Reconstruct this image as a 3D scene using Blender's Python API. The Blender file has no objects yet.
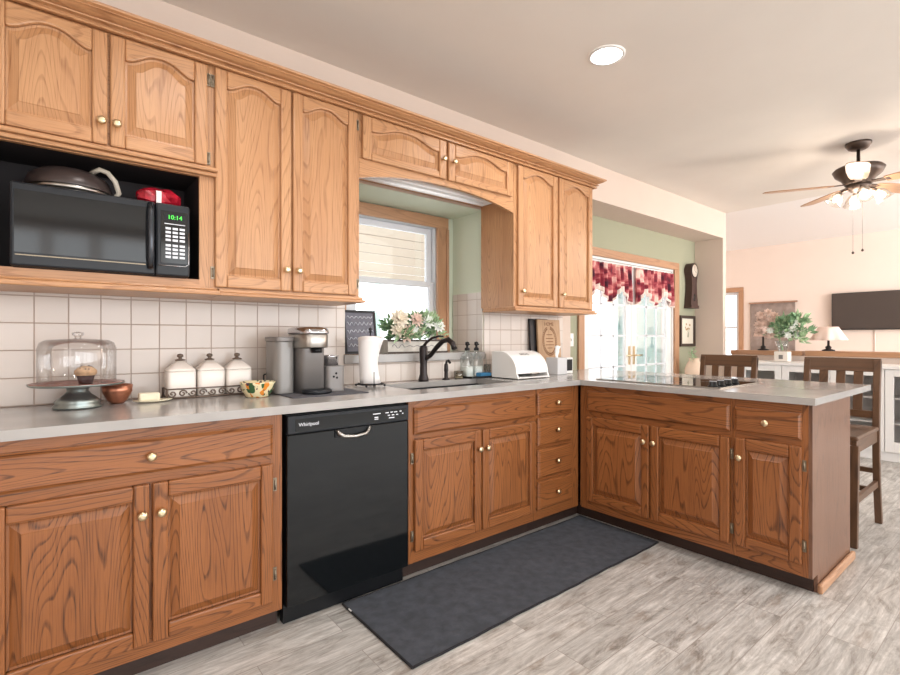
import bpy, math, random
from mathutils import Vector, Matrix
R = random.Random(7)
PI = math.pi
sc = bpy.context.scene
COL = sc.collection

# ------------------------------------------------------------------ camera, sky, lights, exposure
def srgb(r, g, b):
    f = lambda c: ((c/255+.055)/1.055)**2.4 if c/255 > .04045 else c/255/12.92
    return (f(r), f(g), f(b), 1)

YAW = math.radians(39.0)
cam = bpy.data.objects.new('camera', bpy.data.cameras.new('camera'))
COL.objects.link(cam)
cam.location = (0, -2.6, 1.19)
cam.rotation_euler = (PI/2, 0, -YAW)
cam.data.sensor_width = 36
cam.data.lens = 492/900*36
cam.data.shift_y = 0.0006
cam.data.clip_start = .05
sc.camera = cam

sc.view_settings.view_transform = 'Standard'
sc.view_settings.look = 'None'
sc.view_settings.gamma = 1
sc.view_settings.use_curve_mapping = False
sc.view_settings.exposure = 0.17

world = bpy.data.worlds.new('world'); sc.world = world
world.use_nodes = True
wb = world.node_tree.nodes['Background']
wb.inputs[0].default_value = (0.93, 0.97, 1.0, 1)
wb.inputs[1].default_value = 3.0

def area(name, loc, rot, sx, sy, power, color=(1, 1, 1)):
    l = bpy.data.lights.new(name, 'AREA'); l.shape = 'RECTANGLE'; l.size = sx; l.size_y = sy
    l.energy = power; l.color = color
    o = bpy.data.objects.new(name, l); COL.objects.link(o); o.location = loc; o.rotation_euler = rot
    return o
# daylight of the wide patio windows behind the camera, then two extra area lamps
area('daylight_rear', (2.6, -6.3, 1.5), (math.radians(90), 0, 0), 7.0, 2.2, 84, (1, 1, 1))
area('area_left', (-1.45, -3.2, 1.5), (math.radians(90), 0, math.radians(-90)), 2.6, 2.0, 20, (1, 1, 1))  # unseen area lamp in front of the solid left wall, no window there
area('fill_living', (7.0, -5.9, 1.5), (math.radians(90), 0, math.radians(-52)), 2.6, 2.2, 230, (1, .99, .97))  # added fill lamp, turned to brighten the far living-room wall

# ------------------------------------------------------------------ materials
def newmat(name):
    m = bpy.data.materials.new(name); m.use_nodes = True
    return m, m.node_tree, m.node_tree.nodes['Principled BSDF']

def plain(name, col, rough=.5, metal=0, spec=.5, noise=0, scale=20, bump=0):
    m, t, b = newmat(name)
    b.inputs['Base Color'].default_value = col
    b.inputs['Roughness'].default_value = rough
    b.inputs['Metallic'].default_value = metal
    b.inputs['Specular IOR Level'].default_value = spec
    if noise or bump:
        tc = t.nodes.new('ShaderNodeTexCoord'); n = t.nodes.new('ShaderNodeTexNoise')
        n.inputs['Scale'].default_value = scale; n.inputs['Detail'].default_value = 5
        t.links.new(tc.outputs['Object'], n.inputs['Vector'])
        if noise:
            r = t.nodes.new('ShaderNodeValToRGB')
            r.color_ramp.elements[0].position = .3; r.color_ramp.elements[1].position = .7
            r.color_ramp.elements[0].color = tuple(c*(1-noise) for c in col[:3]) + (1,)
            r.color_ramp.elements[1].color = tuple(min(1, c*(1+noise*.6)) for c in col[:3]) + (1,)
            t.links.new(n.outputs['Fac'], r.inputs['Fac']); t.links.new(r.outputs['Color'], b.inputs['Base Color'])
        if bump:
            bp = t.nodes.new('ShaderNodeBump'); bp.inputs['Strength'].default_value = bump
            bp.inputs['Distance'].default_value = .01
            t.links.new(n.outputs['Fac'], bp.inputs['Height']); t.links.new(bp.outputs['Normal'], b.inputs['Normal'])
    return m

def emit(name, col, strength):
    m, t, b = newmat(name)
    b.inputs['Base Color'].default_value = col
    b.inputs['Emission Color'].default_value = col
    b.inputs['Emission Strength'].default_value = strength
    return m

def N(t, typ, **kw):
    n = t.nodes.new(typ)
    for k, v in kw.items():
        if k == 'op': n.operation = v
        elif k == 'blend': n.blend_type = v; n.data_type = 'RGBA'
        else: n.inputs[k].default_value = v
    return n
def math_node(t, op, a, b=None):
    n = t.nodes.new('ShaderNodeMath'); n.operation = op
    for i, x in enumerate((a, b)):
        if x is None: continue
        if isinstance(x, (int, float)): n.inputs[i].default_value = x
        else: t.links.new(x, n.inputs[i])
    return n.outputs[0]
def mixc(t, fac, a, b, blend='MIX'):
    n = t.nodes.new('ShaderNodeMix'); n.data_type = 'RGBA'; n.blend_type = blend
    for sock, x in ((n.inputs[0], fac), (n.inputs[6], a), (n.inputs[7], b)):
        if isinstance(x, (int, float)): sock.default_value = x
        elif isinstance(x, tuple): sock.default_value = x
        else: t.links.new(x, sock)
    return n.outputs[2]

def wood(name, light, mid, dark, rings=26, rough=.33, pores=.55, ringfac=.8):
    """open grained oak: nested cathedral figure from a stretched field, grain runs along V"""
    m, t, b = newmat(name)
    L = t.links
    uv = t.nodes.new('ShaderNodeUVMap'); uv.uv_map = 'UVMap'
    sep = t.nodes.new('ShaderNodeSeparateXYZ'); L.new(uv.outputs[0], sep.inputs[0])
    def vec(su, sv, off=0.0):
        c = t.nodes.new('ShaderNodeCombineXYZ')
        L.new(math_node(t, 'MULTIPLY', sep.outputs[0], su), c.inputs[0])
        L.new(math_node(t, 'MULTIPLY', sep.outputs[1], sv), c.inputs[1])
        c.inputs[2].default_value = off
        return c.outputs[0]
    n1 = N(t, 'ShaderNodeTexNoise', Scale=1.0, Detail=1.5, Roughness=.35); L.new(vec(6.0, .62), n1.inputs['Vector'])
    n2 = N(t, 'ShaderNodeTexNoise', Scale=1.0, Detail=2.0, Roughness=.5); L.new(vec(34, 5, 3.1), n2.inputs['Vector'])
    h = math_node(t, 'MULTIPLY', n1.outputs['Fac'], float(rings))
    h = math_node(t, 'ADD', h, math_node(t, 'MULTIPLY', n2.outputs['Fac'], .6))
    fr = math_node(t, 'FRACT', h)
    # sharp early-wood line fading out
    ramp = t.nodes.new('ShaderNodeValToRGB'); cr = ramp.color_ramp
    cr.elements[0].position = 0; cr.elements[0].color = (.05,)*3 + (1,)
    cr.elements[1].position = 1; cr.elements[1].color = (.1,)*3 + (1,)
    e = cr.elements.new(.70); e.color = (.16,)*3 + (1,)
    e = cr.elements.new(.87); e.color = (1,)*3 + (1,)
    e = cr.elements.new(.95); e.color = (.8,)*3 + (1,)
    L.new(fr, ramp.inputs['Fac'])
    n3 = N(t, 'ShaderNodeTexNoise', Scale=1.0, Detail=3.0, Roughness=.6); L.new(vec(260, 7, 5.2), n3.inputs['Vector'])
    pr = t.nodes.new('ShaderNodeMapRange'); pr.inputs[1].default_value = .48; pr.inputs[2].default_value = .66
    L.new(n3.outputs['Fac'], pr.inputs[0])
    n4 = N(t, 'ShaderNodeTexNoise', Scale=1.0, Detail=2.0, Roughness=.5); L.new(vec(9, 1.2, 9.2), n4.inputs['Vector'])
    base = mixc(t, n4.outputs['Fac'], light, mid)
    rf = math_node(t, 'MULTIPLY', ramp.outputs['Color'], ringfac)
    rp = math_node(t, 'MULTIPLY', rf, math_node(t, 'ADD', math_node(t, 'MULTIPLY', pr.outputs[0], .5), .5))
    c1 = mixc(t, rp, base, dark)
    pf = math_node(t, 'MULTIPLY', pr.outputs[0], pores*.4)
    c2 = mixc(t, pf, c1, dark)
    L.new(c2, b.inputs['Base Color'])
    b.inputs['Roughness'].default_value = rough
    bp = t.nodes.new('ShaderNodeBump'); bp.inputs['Strength'].default_value = .12; bp.inputs['Distance'].default_value = .002
    L.new(pr.outputs[0], bp.inputs['Height']); L.new(bp.outputs['Normal'], b.inputs['Normal'])
    return m

OAK_LIT = wood('oak_lit', srgb(208, 160, 116), srgb(184, 132, 90), srgb(126, 78, 46), rings=32, ringfac=.66)  # wall cabinets: same oak as below, colour lightened for the stronger light
OAK_SHADED = wood('oak_shaded', srgb(170, 108, 61), srgb(130, 78, 42), srgb(56, 27, 13), rings=40, ringfac=1.0)  # base cabinets: same oak, weaker light down there put into a darker colour
VENEER = wood('oak_veneer_red', srgb(134, 98, 76), srgb(106, 72, 55), srgb(66, 42, 34), rings=16, ringfac=.6)
TRIMOAK = wood('oak_trim', srgb(200, 156, 122), srgb(178, 132, 98), srgb(120, 80, 56), rings=10, ringfac=.5)
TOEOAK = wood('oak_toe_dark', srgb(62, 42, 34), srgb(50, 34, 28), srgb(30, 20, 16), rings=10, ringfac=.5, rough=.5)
WALNUT = wood('stool_walnut', srgb(116, 82, 56), srgb(84, 60, 42), srgb(42, 30, 25), rings=8, ringfac=.5, rough=.4)
BOARDWOOD = wood('sign_board_pine', srgb(205, 172, 138), srgb(190, 152, 116), srgb(150, 112, 80), rings=8, ringfac=.4, rough=.6)

BRASS = plain('brass', srgb(226, 208, 172), .28, 1)
HINGE = plain('hinge_antique', srgb(150, 138, 120), .4, .9)
BRONZE = plain('oiled_bronze', srgb(52, 46, 46), .32, .6)
BLACKIRON = plain('black_iron', srgb(38, 36, 38), .4, .4)
BLACKGLOSS = plain('black_gloss', srgb(13, 16, 18), .07, 0, .42)
BLACKPLASTIC = plain('black_plastic', srgb(18, 20, 23), .35, 0, .3)
DARKPLASTIC = plain('charcoal_plastic', srgb(30, 33, 38), .3, 0, .3)
CHROME = plain('chrome', srgb(200, 200, 204), .18, 1)
STEEL = plain('brushed_steel', srgb(170, 166, 160), .3, 1)
KEURIG = plain('slate_grey_plastic', srgb(128, 124, 122), .35, .15)
KEURIG2 = plain('smoky_reservoir', srgb(140, 137, 134), .22, .05)
WHITE = plain('white_paint', srgb(238, 236, 234), .35)
WHITEWARE = plain('white_ceramic', srgb(240, 232, 224), .2)
PAPER = plain('paper_white', srgb(240, 236, 234), .9)
VINYL = plain('white_vinyl', srgb(226, 228, 232), .35)
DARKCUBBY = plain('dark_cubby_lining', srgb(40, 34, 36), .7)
WALLCREAM = plain('wall_cream_paint', srgb(220, 203, 190), .85, noise=.02, scale=3)
WALLPEACH = plain('wall_peach_paint', srgb(240, 223, 211), .85, noise=.02, scale=3)
CEIL = plain('ceiling_paint', srgb(234, 227, 219), .9, noise=.03, scale=2)
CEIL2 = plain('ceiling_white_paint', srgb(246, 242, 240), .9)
SAGE = plain('sage_paint', srgb(166, 166, 142), .85)
MINT = plain('pale_green_paint', srgb(214, 222, 203), .85)
QUARTZ = plain('quartz_grey', srgb(172, 169, 166), .16, 0, .5, noise=.08, scale=7)
SINKMAT = plain('sink_black_granite', srgb(40, 42, 44), .45)
RUGMAT = plain('rug_charcoal', srgb(68, 72, 80), .95, noise=.28, scale=22, bump=.6)
RUGEDGE = plain('rug_black_binding', srgb(28, 28, 32), .9)
IRONSCROLL = plain('antique_pewter', srgb(120, 104, 92), .45, .5)
GALV = plain('galvanised_pewter', srgb(150, 160, 158), .3, .8, noise=.25, scale=18)
PLATECU = plain('copper_brown_glass', srgb(140, 78, 66), .25)
COPPER = plain('hammered_copper', srgb(196, 132, 104), .28, .75, noise=.25, scale=40)
COOKGLASS = plain('cooktop_glass', srgb(16, 14, 16), .03, 0, .9)
CLOCKWOOD = plain('clock_dark_wood', srgb(70, 48, 44), .45)
CLOCKFACE = plain('clock_face_cream', srgb(222, 208, 192), .6)
FRAMEDARK = plain('frame_dark_wood', srgb(66, 52, 44), .5)
MATBOARD = plain('mat_board', srgb(236, 228, 212), .9)
TVMAT = plain('tv_screen', srgb(76, 68, 64), .22)
TVBODY = plain('tv_bezel', srgb(40, 34, 32), .4)
PINKSHADE = plain('lamp_shade_blush', srgb(248, 220, 210), .8)
LEAF = plain('leaf_green', srgb(176, 202, 160), .7, noise=.4, scale=60)
LEAFD = plain('leaf_deep_green', srgb(132, 168, 128), .7, noise=.4, scale=60)
PETALC = plain('petal_cream', srgb(232, 222, 204), .8)
PETALP = plain('petal_blush', srgb(226, 200, 186), .8)
PETALW = plain('petal_white', srgb(242, 244, 238), .8)
PLANTERW = plain('whitewashed_wood', srgb(206, 202, 194), .8, noise=.2, scale=25)
CHALK = plain('chalkboard_slate', srgb(112, 112, 122), .7, noise=.15, scale=30)
CHALKMARK = plain('chalk_white', srgb(198, 200, 208), .9)
BURNT = plain('burnt_brown_ink', srgb(128, 86, 56), .8)
BLUE = plain('sponge_blue', srgb(50, 116, 158), .7)
BUTTER = plain('butter_cream', srgb(238, 230, 204), .5)
REDFOIL = plain('red_foil_bag', srgb(176, 28, 48), .25, .1, noise=.5, scale=50)
PANDARK = plain('pan_dark_lid', srgb(66, 56, 54), .35, .3)
CASTIVORY = plain('ivory_handle', srgb(190, 182, 168), .4)
MUFFIN = plain('muffin_tan', srgb(206, 168, 128), .9, noise=.3, scale=60, bump=.8)
MUFFINCUP = plain('muffin_cup_dark', srgb(62, 36, 36), .8)
CHOC = plain('chocolate_bits', srgb(54, 34, 30), .7)
GREYMAT = plain('drying_mat_grey', srgb(86, 86, 92), .95)
FANBRONZE = plain('fan_dark_bronze', srgb(84, 70, 62), .35, .6)
FANBLADE = wood('fan_blade_oak', srgb(196, 156, 124), srgb(176, 134, 100), srgb(128, 88, 62), rings=10, ringfac=.4)
TAPESTRY = plain('taupe_woven_fabric', srgb(158, 142, 134), .95, noise=.2, scale=14)
RAILWOOD = plain('hanging_rail_wood', srgb(168, 128, 104), .6)
SIDING = plain('beige_siding', srgb(184, 168, 154), .8)
PORCHW = plain('porch_white', srgb(200, 224, 220), .7)
DECK = plain('porch_deck', srgb(200, 205, 200), .8)
WHITEMARK = plain('white_print', srgb(225, 228, 235), .6)
LCDGREEN = emit('lcd_green', srgb(70, 220, 70), 1.2)
LEDWHITE = emit('can_lamp_glow', (1, .98, .95, 1), 14)
BULB = emit('warm_bulb', (1, .86, .70, 1), 5)
FLUOR = plain('light_strip_housing', srgb(240, 240, 240), .4)

def glassmat(name, tint=(1, 1, 1, 1), gloss=.1, rough=.02):
    m = bpy.data.materials.new(name); m.use_nodes = True
    t = m.node_tree; t.nodes.clear()
    o = t.nodes.new('ShaderNodeOutputMaterial'); mx = t.nodes.new('ShaderNodeMixShader')
    tr = t.nodes.new('ShaderNodeBsdfTransparent'); tr.inputs[0].default_value = tint
    gl = t.nodes.new('ShaderNodeBsdfGlossy'); gl.inputs['Roughness'].default_value = rough
    lw = t.nodes.new('ShaderNodeLayerWeight'); lw.inputs[0].default_value = .35
    f = math_node(t, 'ADD', math_node(t, 'MULTIPLY', lw.outputs['Fresnel'], .6), gloss)
    t.links.new(f, mx.inputs[0]); t.links.new(tr.outputs[0], mx.inputs[1]); t.links.new(gl.outputs[0], mx.inputs[2])
    t.links.new(mx.outputs[0], o.inputs[0])
    return m
GLASS = glassmat('window_glass', gloss=.02)
DOMEGLASS = glassmat('dome_glass', (.98, .98, .98, 1), gloss=.06, rough=.03)
FROST = glassmat('frosted_shade', (1, .95, .88, 1), gloss=.2, rough=.3)

def tiles():
    m, t, b = newmat('backsplash_tile'); L = t.links
    tc = t.nodes.new('ShaderNodeTexCoord'); sep = t.nodes.new('ShaderNodeSeparateXYZ'); L.new(tc.outputs['Object'], sep.inputs[0])
    S = .1098
    # across coordinate: x on faces looking along y, y on faces looking along x
    geo = t.nodes.new('ShaderNodeNewGeometry'); sn = t.nodes.new('ShaderNodeSeparateXYZ'); L.new(geo.outputs['Normal'], sn.inputs[0])
    side = math_node(t, 'GREATER_THAN', math_node(t, 'ABSOLUTE', sn.outputs[0]), .7)
    mx = t.nodes.new('ShaderNodeMix'); mx.data_type = 'FLOAT'
    L.new(side, mx.inputs[0]); L.new(sep.outputs[0], mx.inputs[2]); L.new(sep.outputs[1], mx.inputs[3])
    def line(co, off, w=.018):
        u = math_node(t, 'FRACT', math_node(t, 'DIVIDE', math_node(t, 'ADD', co, 10*S - off), S))
        d = math_node(t, 'ABSOLUTE', math_node(t, 'SUBTRACT', u, .5))
        r = t.nodes.new('ShaderNodeMapRange'); r.inputs[1].default_value = .5 - w*1.6; r.inputs[2].default_value = .5 - w*.6
        L.new(d, r.inputs[0]); return r.outputs[0]
    g = math_node(t, 'MAXIMUM', line(mx.outputs[0], .055), line(sep.outputs[2], .921))
    fl = t.nodes.new('ShaderNodeVectorMath'); fl.operation = 'SNAP'; of = t.nodes.new('ShaderNodeVectorMath'); of.inputs[1].default_value = (-.055, .5*.1098, -.921); L.new(tc.outputs['Object'], of.inputs[0]); L.new(of.outputs[0], fl.inputs[0]); fl.inputs[1].default_value = (S, S, S)
    wn = t.nodes.new('ShaderNodeTexWhiteNoise'); L.new(fl.outputs[0], wn.inputs['Vector'])
    tcol = mixc(t, wn.outputs['Value'], srgb(212, 201, 192), srgb(219, 209, 201))
    L.new(mixc(t, g, tcol, srgb(176, 158, 146)), b.inputs['Base Color'])
    rr = t.nodes.new('ShaderNodeMapRange'); rr.inputs[3].default_value = .22; rr.inputs[4].default_value = .8
    L.new(g, rr.inputs[0]); L.new(rr.outputs[0], b.inputs['Roughness'])
    bp = t.nodes.new('ShaderNodeBump'); bp.inputs['Strength'].default_value = .4; bp.inputs['Distance'].default_value = -.002
    L.new(g, bp.inputs['Height']); L.new(bp.outputs['Normal'], b.inputs['Normal'])
    return m
TILE = tiles()

def floormat():
    m, t, b = newmat('whitewashed_plank_floor'); L = t.links
    tc = t.nodes.new('ShaderNodeTexCoord')
    br = t.nodes.new('ShaderNodeTexBrick'); L.new(tc.outputs['Object'], br.inputs['Vector'])
    br.offset = .37; br.inputs['Scale'].default_value = 1
    br.inputs['Brick Width'].default_value = .92; br.inputs['Row Height'].default_value = .155
    br.inputs['Mortar Size'].default_value = .0016; br.inputs['Mortar Smooth'].default_value = .1
    br.inputs['Color1'].default_value = (0, 0, 0, 1); br.inputs['Color2'].default_value = (1, 1, 1, 1); br.inputs['Mortar'].default_value = (.5, .5, .5, 1)
    br.inputs['Bias'].default_value = 0
    mp = t.nodes.new('ShaderNodeMapping'); mp.inputs['Scale'].default_value = (1.25, 4.2, 1)
    add = t.nodes.new('ShaderNodeVectorMath'); add.operation = 'ADD'
    sc_ = t.nodes.new('ShaderNodeVectorMath'); sc_.operation = 'SCALE'; sc_.inputs[3].default_value = 13
    L.new(br.outputs['Color'], sc_.inputs[0]); L.new(tc.outputs['Object'], add.inputs[0]); L.new(sc_.outputs[0], add.inputs[1])
    L.new(add.outputs[0], mp.inputs[0])
    n1 = N(t, 'ShaderNodeTexNoise', Scale=3.0, Detail=9.0, Roughness=.76, Distortion=1.3); L.new(mp.outputs[0], n1.inputs['Vector'])
    r1 = t.nodes.new('ShaderNodeValToRGB'); cr = r1.color_ramp
    cr.elements[0].position = .28; cr.elements[0].color = srgb(122, 112, 104)
    cr.elements[1].position = .66; cr.elements[1].color = srgb(224, 221, 217)
    e = cr.elements.new(.37); e.color = srgb(164, 157, 150)
    e = cr.elements.new(.47); e.color = srgb(196, 192, 187)
    L.new(n1.outputs['Fac'], r1.inputs['Fac'])
    mp2 = t.nodes.new('ShaderNodeMapping'); mp2.inputs['Scale'].default_value = (3, 42, 1); L.new(add.outputs[0], mp2.inputs[0])
    n2 = N(t, 'ShaderNodeTexNoise', Scale=1.6, Detail=6.0, Roughness=.7, Distortion=.3); L.new(mp2.outputs[0], n2.inputs['Vector'])
    r2 = t.nodes.new('ShaderNodeMapRange'); r2.inputs[1].default_value = .40; r2.inputs[2].default_value = .70
    r2.inputs[3].default_value = .66; r2.inputs[4].default_value = 1.1
    L.new(n2.outputs['Fac'], r2.inputs[0])
    c = mixc(t, 1.0, r1.outputs['Color'], r2.outputs[0], 'MULTIPLY')
    n3 = N(t, 'ShaderNodeTexNoise', Scale=2.0, Detail=5.0, Roughness=.65); L.new(mp.outputs[0], n3.inputs['Vector'])
    r3 = t.nodes.new('ShaderNodeMapRange'); r3.inputs[1].default_value = .58; r3.inputs[2].default_value = .70; r3.inputs[4].default_value = .7
    L.new(n3.outputs['Fac'], r3.inputs[0])
    c = mixc(t, r3.outputs[0], c, srgb(140, 126, 114))
    tone = t.nodes.new('ShaderNodeMapRange'); tone.inputs[3].default_value = .90; tone.inputs[4].default_value = 1.08
    L.new(br.outputs['Color'], tone.inputs[0])
    c = mixc(t, 1.0, c, tone.outputs[0], 'MULTIPLY')
    c = mixc(t, br.outputs['Fac'], c, srgb(150, 143, 137))
    L.new(c, b.inputs['Base Color']); b.inputs['Roughness'].default_value = .38
    return m
FLOOR = floormat()

def floral():
    m, t, b = newmat('red_floral_fabric'); L = t.links
    uv = t.nodes.new('ShaderNodeUVMap'); uv.uv_map = 'UVMap'
    v = t.nodes.new('ShaderNodeTexVoronoi'); v.inputs['Scale'].default_value = 8; L.new(uv.outputs[0], v.inputs['Vector'])
    n = N(t, 'ShaderNodeTexNoise', Scale=9.0, Detail=3.0, Distortion=.6); L.new(uv.outputs[0], n.inputs['Vector'])
    r = t.nodes.new('ShaderNodeValToRGB'); cr = r.color_ramp
    cr.elements[0].position = .38; cr.elements[0].color = srgb(70, 30, 44)
    cr.elements[1].position = .70; cr.elements[1].color = srgb(240, 214, 200)
    e = cr.elements.new(.50); e.color = srgb(146, 46, 62)
    e = cr.elements.new(.59); e.color = srgb(206, 120, 120)
    mm = math_node(t, 'ADD', math_node(t, 'MULTIPLY', n.outputs['Fac'], .8), math_node(t, 'MULTIPLY', v.outputs['Distance'], .3))
    L.new(mm, r.inputs['Fac']); L.new(r.outputs['Color'], b.inputs['Base Color']); b.inputs['Roughness'].default_value = .95
    return m
FLORAL = floral()
HEM = plain('hem_blush', srgb(250, 232, 222), .9)

# painted fruit bowl: ivory with green, yellow and red blotches
def bowlmat():
    m, t, b = newmat('painted_bowl'); L = t.links
    tc = t.nodes.new('ShaderNodeTexCoord')
    c = srgb(236, 222, 180)
    last = None
    for k, (col, s, th) in enumerate(((srgb(60, 96, 60), 28, .60), (srgb(226, 140, 50), 24, .62), (srgb(80, 60, 70), 34, .66))):
        n = N(t, 'ShaderNodeTexNoise', Scale=float(s), Detail=1.0)
        mp = t.nodes.new('ShaderNodeMapping'); mp.inputs['Location'].default_value = (k*3.3, k*1.7, k); L.new(tc.outputs['Object'], mp.inputs[0]); L.new(mp.outputs[0], n.inputs['Vector'])
        g = t.nodes.new('ShaderNodeMapRange'); g.inputs[1].default_value = th-.02; g.inputs[2].default_value = th; L.new(n.outputs['Fac'], g.inputs[0])
        last = mixc(t, g.outputs[0], last if last is not None else c, col)
    L.new(last, b.inputs['Base Color']); b.inputs['Roughness'].default_value = .25
    return m
BOWLMAT = bowlmat()

# ------------------------------------------------------------------ mesh helpers
IDENT = lambda a, b, c: (a, b, c)
ORIGIN = {}
class MB:
    """collects faces in world coordinates; build() links them as one mesh object"""
    def __init__(s, T=IDENT):
        s.v = []; s.f = []; s.uv = []; s.sm = []; s.T = T
    def quad(s, pts, uvs=None, smooth=False):
        i = len(s.v); s.v += [s.T(*p) for p in pts]; s.f.append(list(range(i, i+len(pts))))
        s.uv.append(uvs or [(p[0]+p[1], p[2]) for p in pts]); s.sm.append(smooth)
        return s
    def box(s, x0, x1, y0, y1, z0, z1, g='z'):
        o = (R.random()*40, R.random()*40)
        ax = 'xyz'.index(g)
        P = [(x, y, z) for z in (z0, z1) for y in (y0, y1) for x in (x0, x1)]
        i = len(s.v); s.v += [s.T(*p) for p in P]
        for idx, n in (((0, 2, 3, 1), 2), ((4, 5, 7, 6), 2), ((0, 1, 5, 4), 1), ((2, 6, 7, 3), 1), ((0, 4, 6, 2), 0), ((1, 3, 7, 5), 0)):
            s.f.append([i+k for k in idx]); s.sm.append(False)
            if n == ax: a, b = [q for q in range(3) if q != n]
            else: b = ax; a = [q for q in range(3) if q not in (n, ax)][0]
            s.uv.append([(P[k][a]+o[0], P[k][b]+o[1]) for k in idx])
        return s
    def prism(s, poly, d0, d1, g='z', o=None):
        """poly in (u,z), extruded along the middle coordinate d0..d1"""
        o = o or (R.random()*40, R.random()*40)
        f = (lambda u, z: (u+o[0], z+o[1])) if g == 'z' else (lambda u, z: (z+o[0], u+o[1]))
        n = len(poly); i = len(s.v)
        s.v += [s.T(u, d0, z) for u, z in poly] + [s.T(u, d1, z) for u, z in poly]
        s.f.append([i+k for k in range(n)]); s.uv.append([f(u, z) for u, z in poly]); s.sm.append(False)
        s.f.append([i+n+k for k in range(n)][::-1]); s.uv.append([f(u, z) for u, z in poly][::-1]); s.sm.append(False)
        for k in range(n):
            l = (k+1) % n
            s.f.append([i+k, i+n+k, i+n+l, i+l]); s.sm.append(False)
            a, b = poly[k], poly[l]
            s.uv.append([f(*a), f(a[0]+.01, a[1]), f(b[0]+.01, b[1]), f(*b)])
        return s
    def rings(s, rings, cap0=False, cap1=False, smooth=False, g='z', closed=True):
        """rings: list of equal length point lists"""
        o = (R.random()*40, R.random()*40)
        f = (lambda p: (p[0]+p[1]*.3+o[0], p[2]+o[1])) if g == 'z' else (lambda p: (p[2]+o[0], p[0]+o[1]))
        n = len(rings[0]); i = len(s.v)
        for r in rings: s.v += [s.T(*p) for p in r]
        for a in range(len(rings)-1):
            for k in range(n if closed else n-1):
                l = (k+1) % n
                s.f.append([i+a*n+k, i+a*n+l, i+(a+1)*n+l, i+(a+1)*n+k]); s.sm.append(smooth)
                s.uv.append([f(rings[a][k]), f(rings[a][l]), f(rings[a+1][l]), f(rings[a+1][k])])
        if cap0: s.f.append([i+k for k in range(n)][::-1]); s.uv.append([f(p) for p in rings[0]][::-1]); s.sm.append(False)
        if cap1: b = i+(len(rings)-1)*n; s.f.append([b+k for k in range(n)]); s.uv.append([f(p) for p in rings[-1]]); s.sm.append(False)
        return s
    def lathe(s, prof, cx=0, cy=0, cz=0, axis='z', n=24, caps=True, sx=1, sy=1, smooth=True):
        rs = []
        for r, h in prof:
            ring = []
            for k in range(n):
                a = 2*PI*k/n
                c, d = r*math.cos(a)*sx, r*math.sin(a)*sy
                ring.append({'z': (cx+c, cy+d, cz+h), 'y': (cx+c, cy+h, cz+d), 'x': (cx+h, cy+c, cz+d)}[axis])
            rs.append(ring)
        return s.rings(rs, caps, caps, smooth=smooth)
    def tube(s, pts, r, n=8, r2=None, smooth=True):
        pts = [Vector(p) for p in pts]; rs = []
        m = len(pts)
        up = None
        for i, p in enumerate(pts):
            t = (pts[min(i+1, m-1)] - pts[max(i-1, 0)]).normalized()
            if up is None:
                up = Vector((0, 0, 1)) if abs(t.z) < .9 else Vector((1, 0, 0))
            a = (up - t*up.dot(t)).normalized(); b = t.cross(a); up = a
            rad = r if r2 is None else r+(r2-r)*i/(m-1)
            rs.append([tuple(p + a*rad*math.cos(2*PI*k/n) + b*rad*math.sin(2*PI*k/n)) for k in range(n)])
        return s.rings(rs, True, True, smooth=smooth)
    def build(s, name, mat, parent=None, bevel=0, loc=None, merge=False):
        org = Vector(ORIGIN.get(parent.name, (0, 0, 0))) if parent is not None else Vector(loc or (0, 0, 0))
        me = bpy.data.meshes.new(name)
        me.from_pydata([tuple(Vector(p)-org) for p in s.v], [], s.f)
        ul = me.uv_layers.new(name='UVMap')
        k = 0
        for q in s.uv:
            for c in q: ul.data[k].uv = c; k += 1
        me.polygons.foreach_set('use_smooth', s.sm)
        me.materials.append(mat)
        me.validate()
        import bmesh
        bm = bmesh.new(); bm.from_mesh(me)
        bmesh.ops.recalc_face_normals(bm, faces=bm.faces[:]); bm.to_mesh(me); bm.free()
        o = bpy.data.objects.new(name, me); COL.objects.link(o)
        if parent is not None: o.parent = parent
        else: o.location = org
        ORIGIN[o.name] = tuple(org)
        if bevel:
            b = o.modifiers.new('bevel', 'BEVEL'); b.width = bevel; b.segments = 2; b.limit_method = 'ANGLE'; b.angle_limit = math.radians(50)
        return o
def thing(name, label, cat, loc, group=None, rz=0):
    o = bpy.data.objects.new(name, None); COL.objects.link(o); o.location = loc; o.empty_display_size = .05
    o['label'] = label; o['category'] = cat
    if group: o['group'] = group
    ORIGIN[o.name] = tuple(loc)
    return o
def tag(o, label, cat, group=None, kind=None):
    o['label'] = label; o['category'] = cat
    if group: o['group'] = group
    if kind: o['kind'] = kind
    return o
def struct(o):
    o['kind'] = 'structure'; return o
def text(s_, size, pos, mapper, mat, name, parent, depth=.0008, align='CENTER'):
    """flat lettering: mapper(u, d, z) gives world coordinates"""
    c = bpy.data.curves.new('t', 'FONT'); c.body = s_; c.size = size; c.extrude = depth/2; c.align_x = align; c.align_y = 'CENTER'
    to = bpy.data.objects.new('t', c); COL.objects.link(to)
    dg = bpy.context.evaluated_depsgraph_get(); me = bpy.data.meshes.new_from_object(to.evaluated_get(dg))
    bpy.data.objects.remove(to); 
    org = Vector(ORIGIN[parent.name])
    for v in me.vertices: v.co = Vector(mapper(pos[0]+v.co.x, pos[1]+v.co.z, pos[2]+v.co.y)) - org
    me.materials.clear(); me.materials.append(mat)
    o = bpy.data.objects.new(name, me); COL.objects.link(o); o.parent = parent; ORIGIN[o.name] = tuple(org)
    return o

# ------------------------------------------------------------------ cabinet joinery
T_BASE = lambda u, d, z: (u, -.61-d, z)
T_UP = lambda u, d, z: (u, -.32-d, z)
T_PEN = lambda u, d, z: (2.70-d, -u, z)

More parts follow.
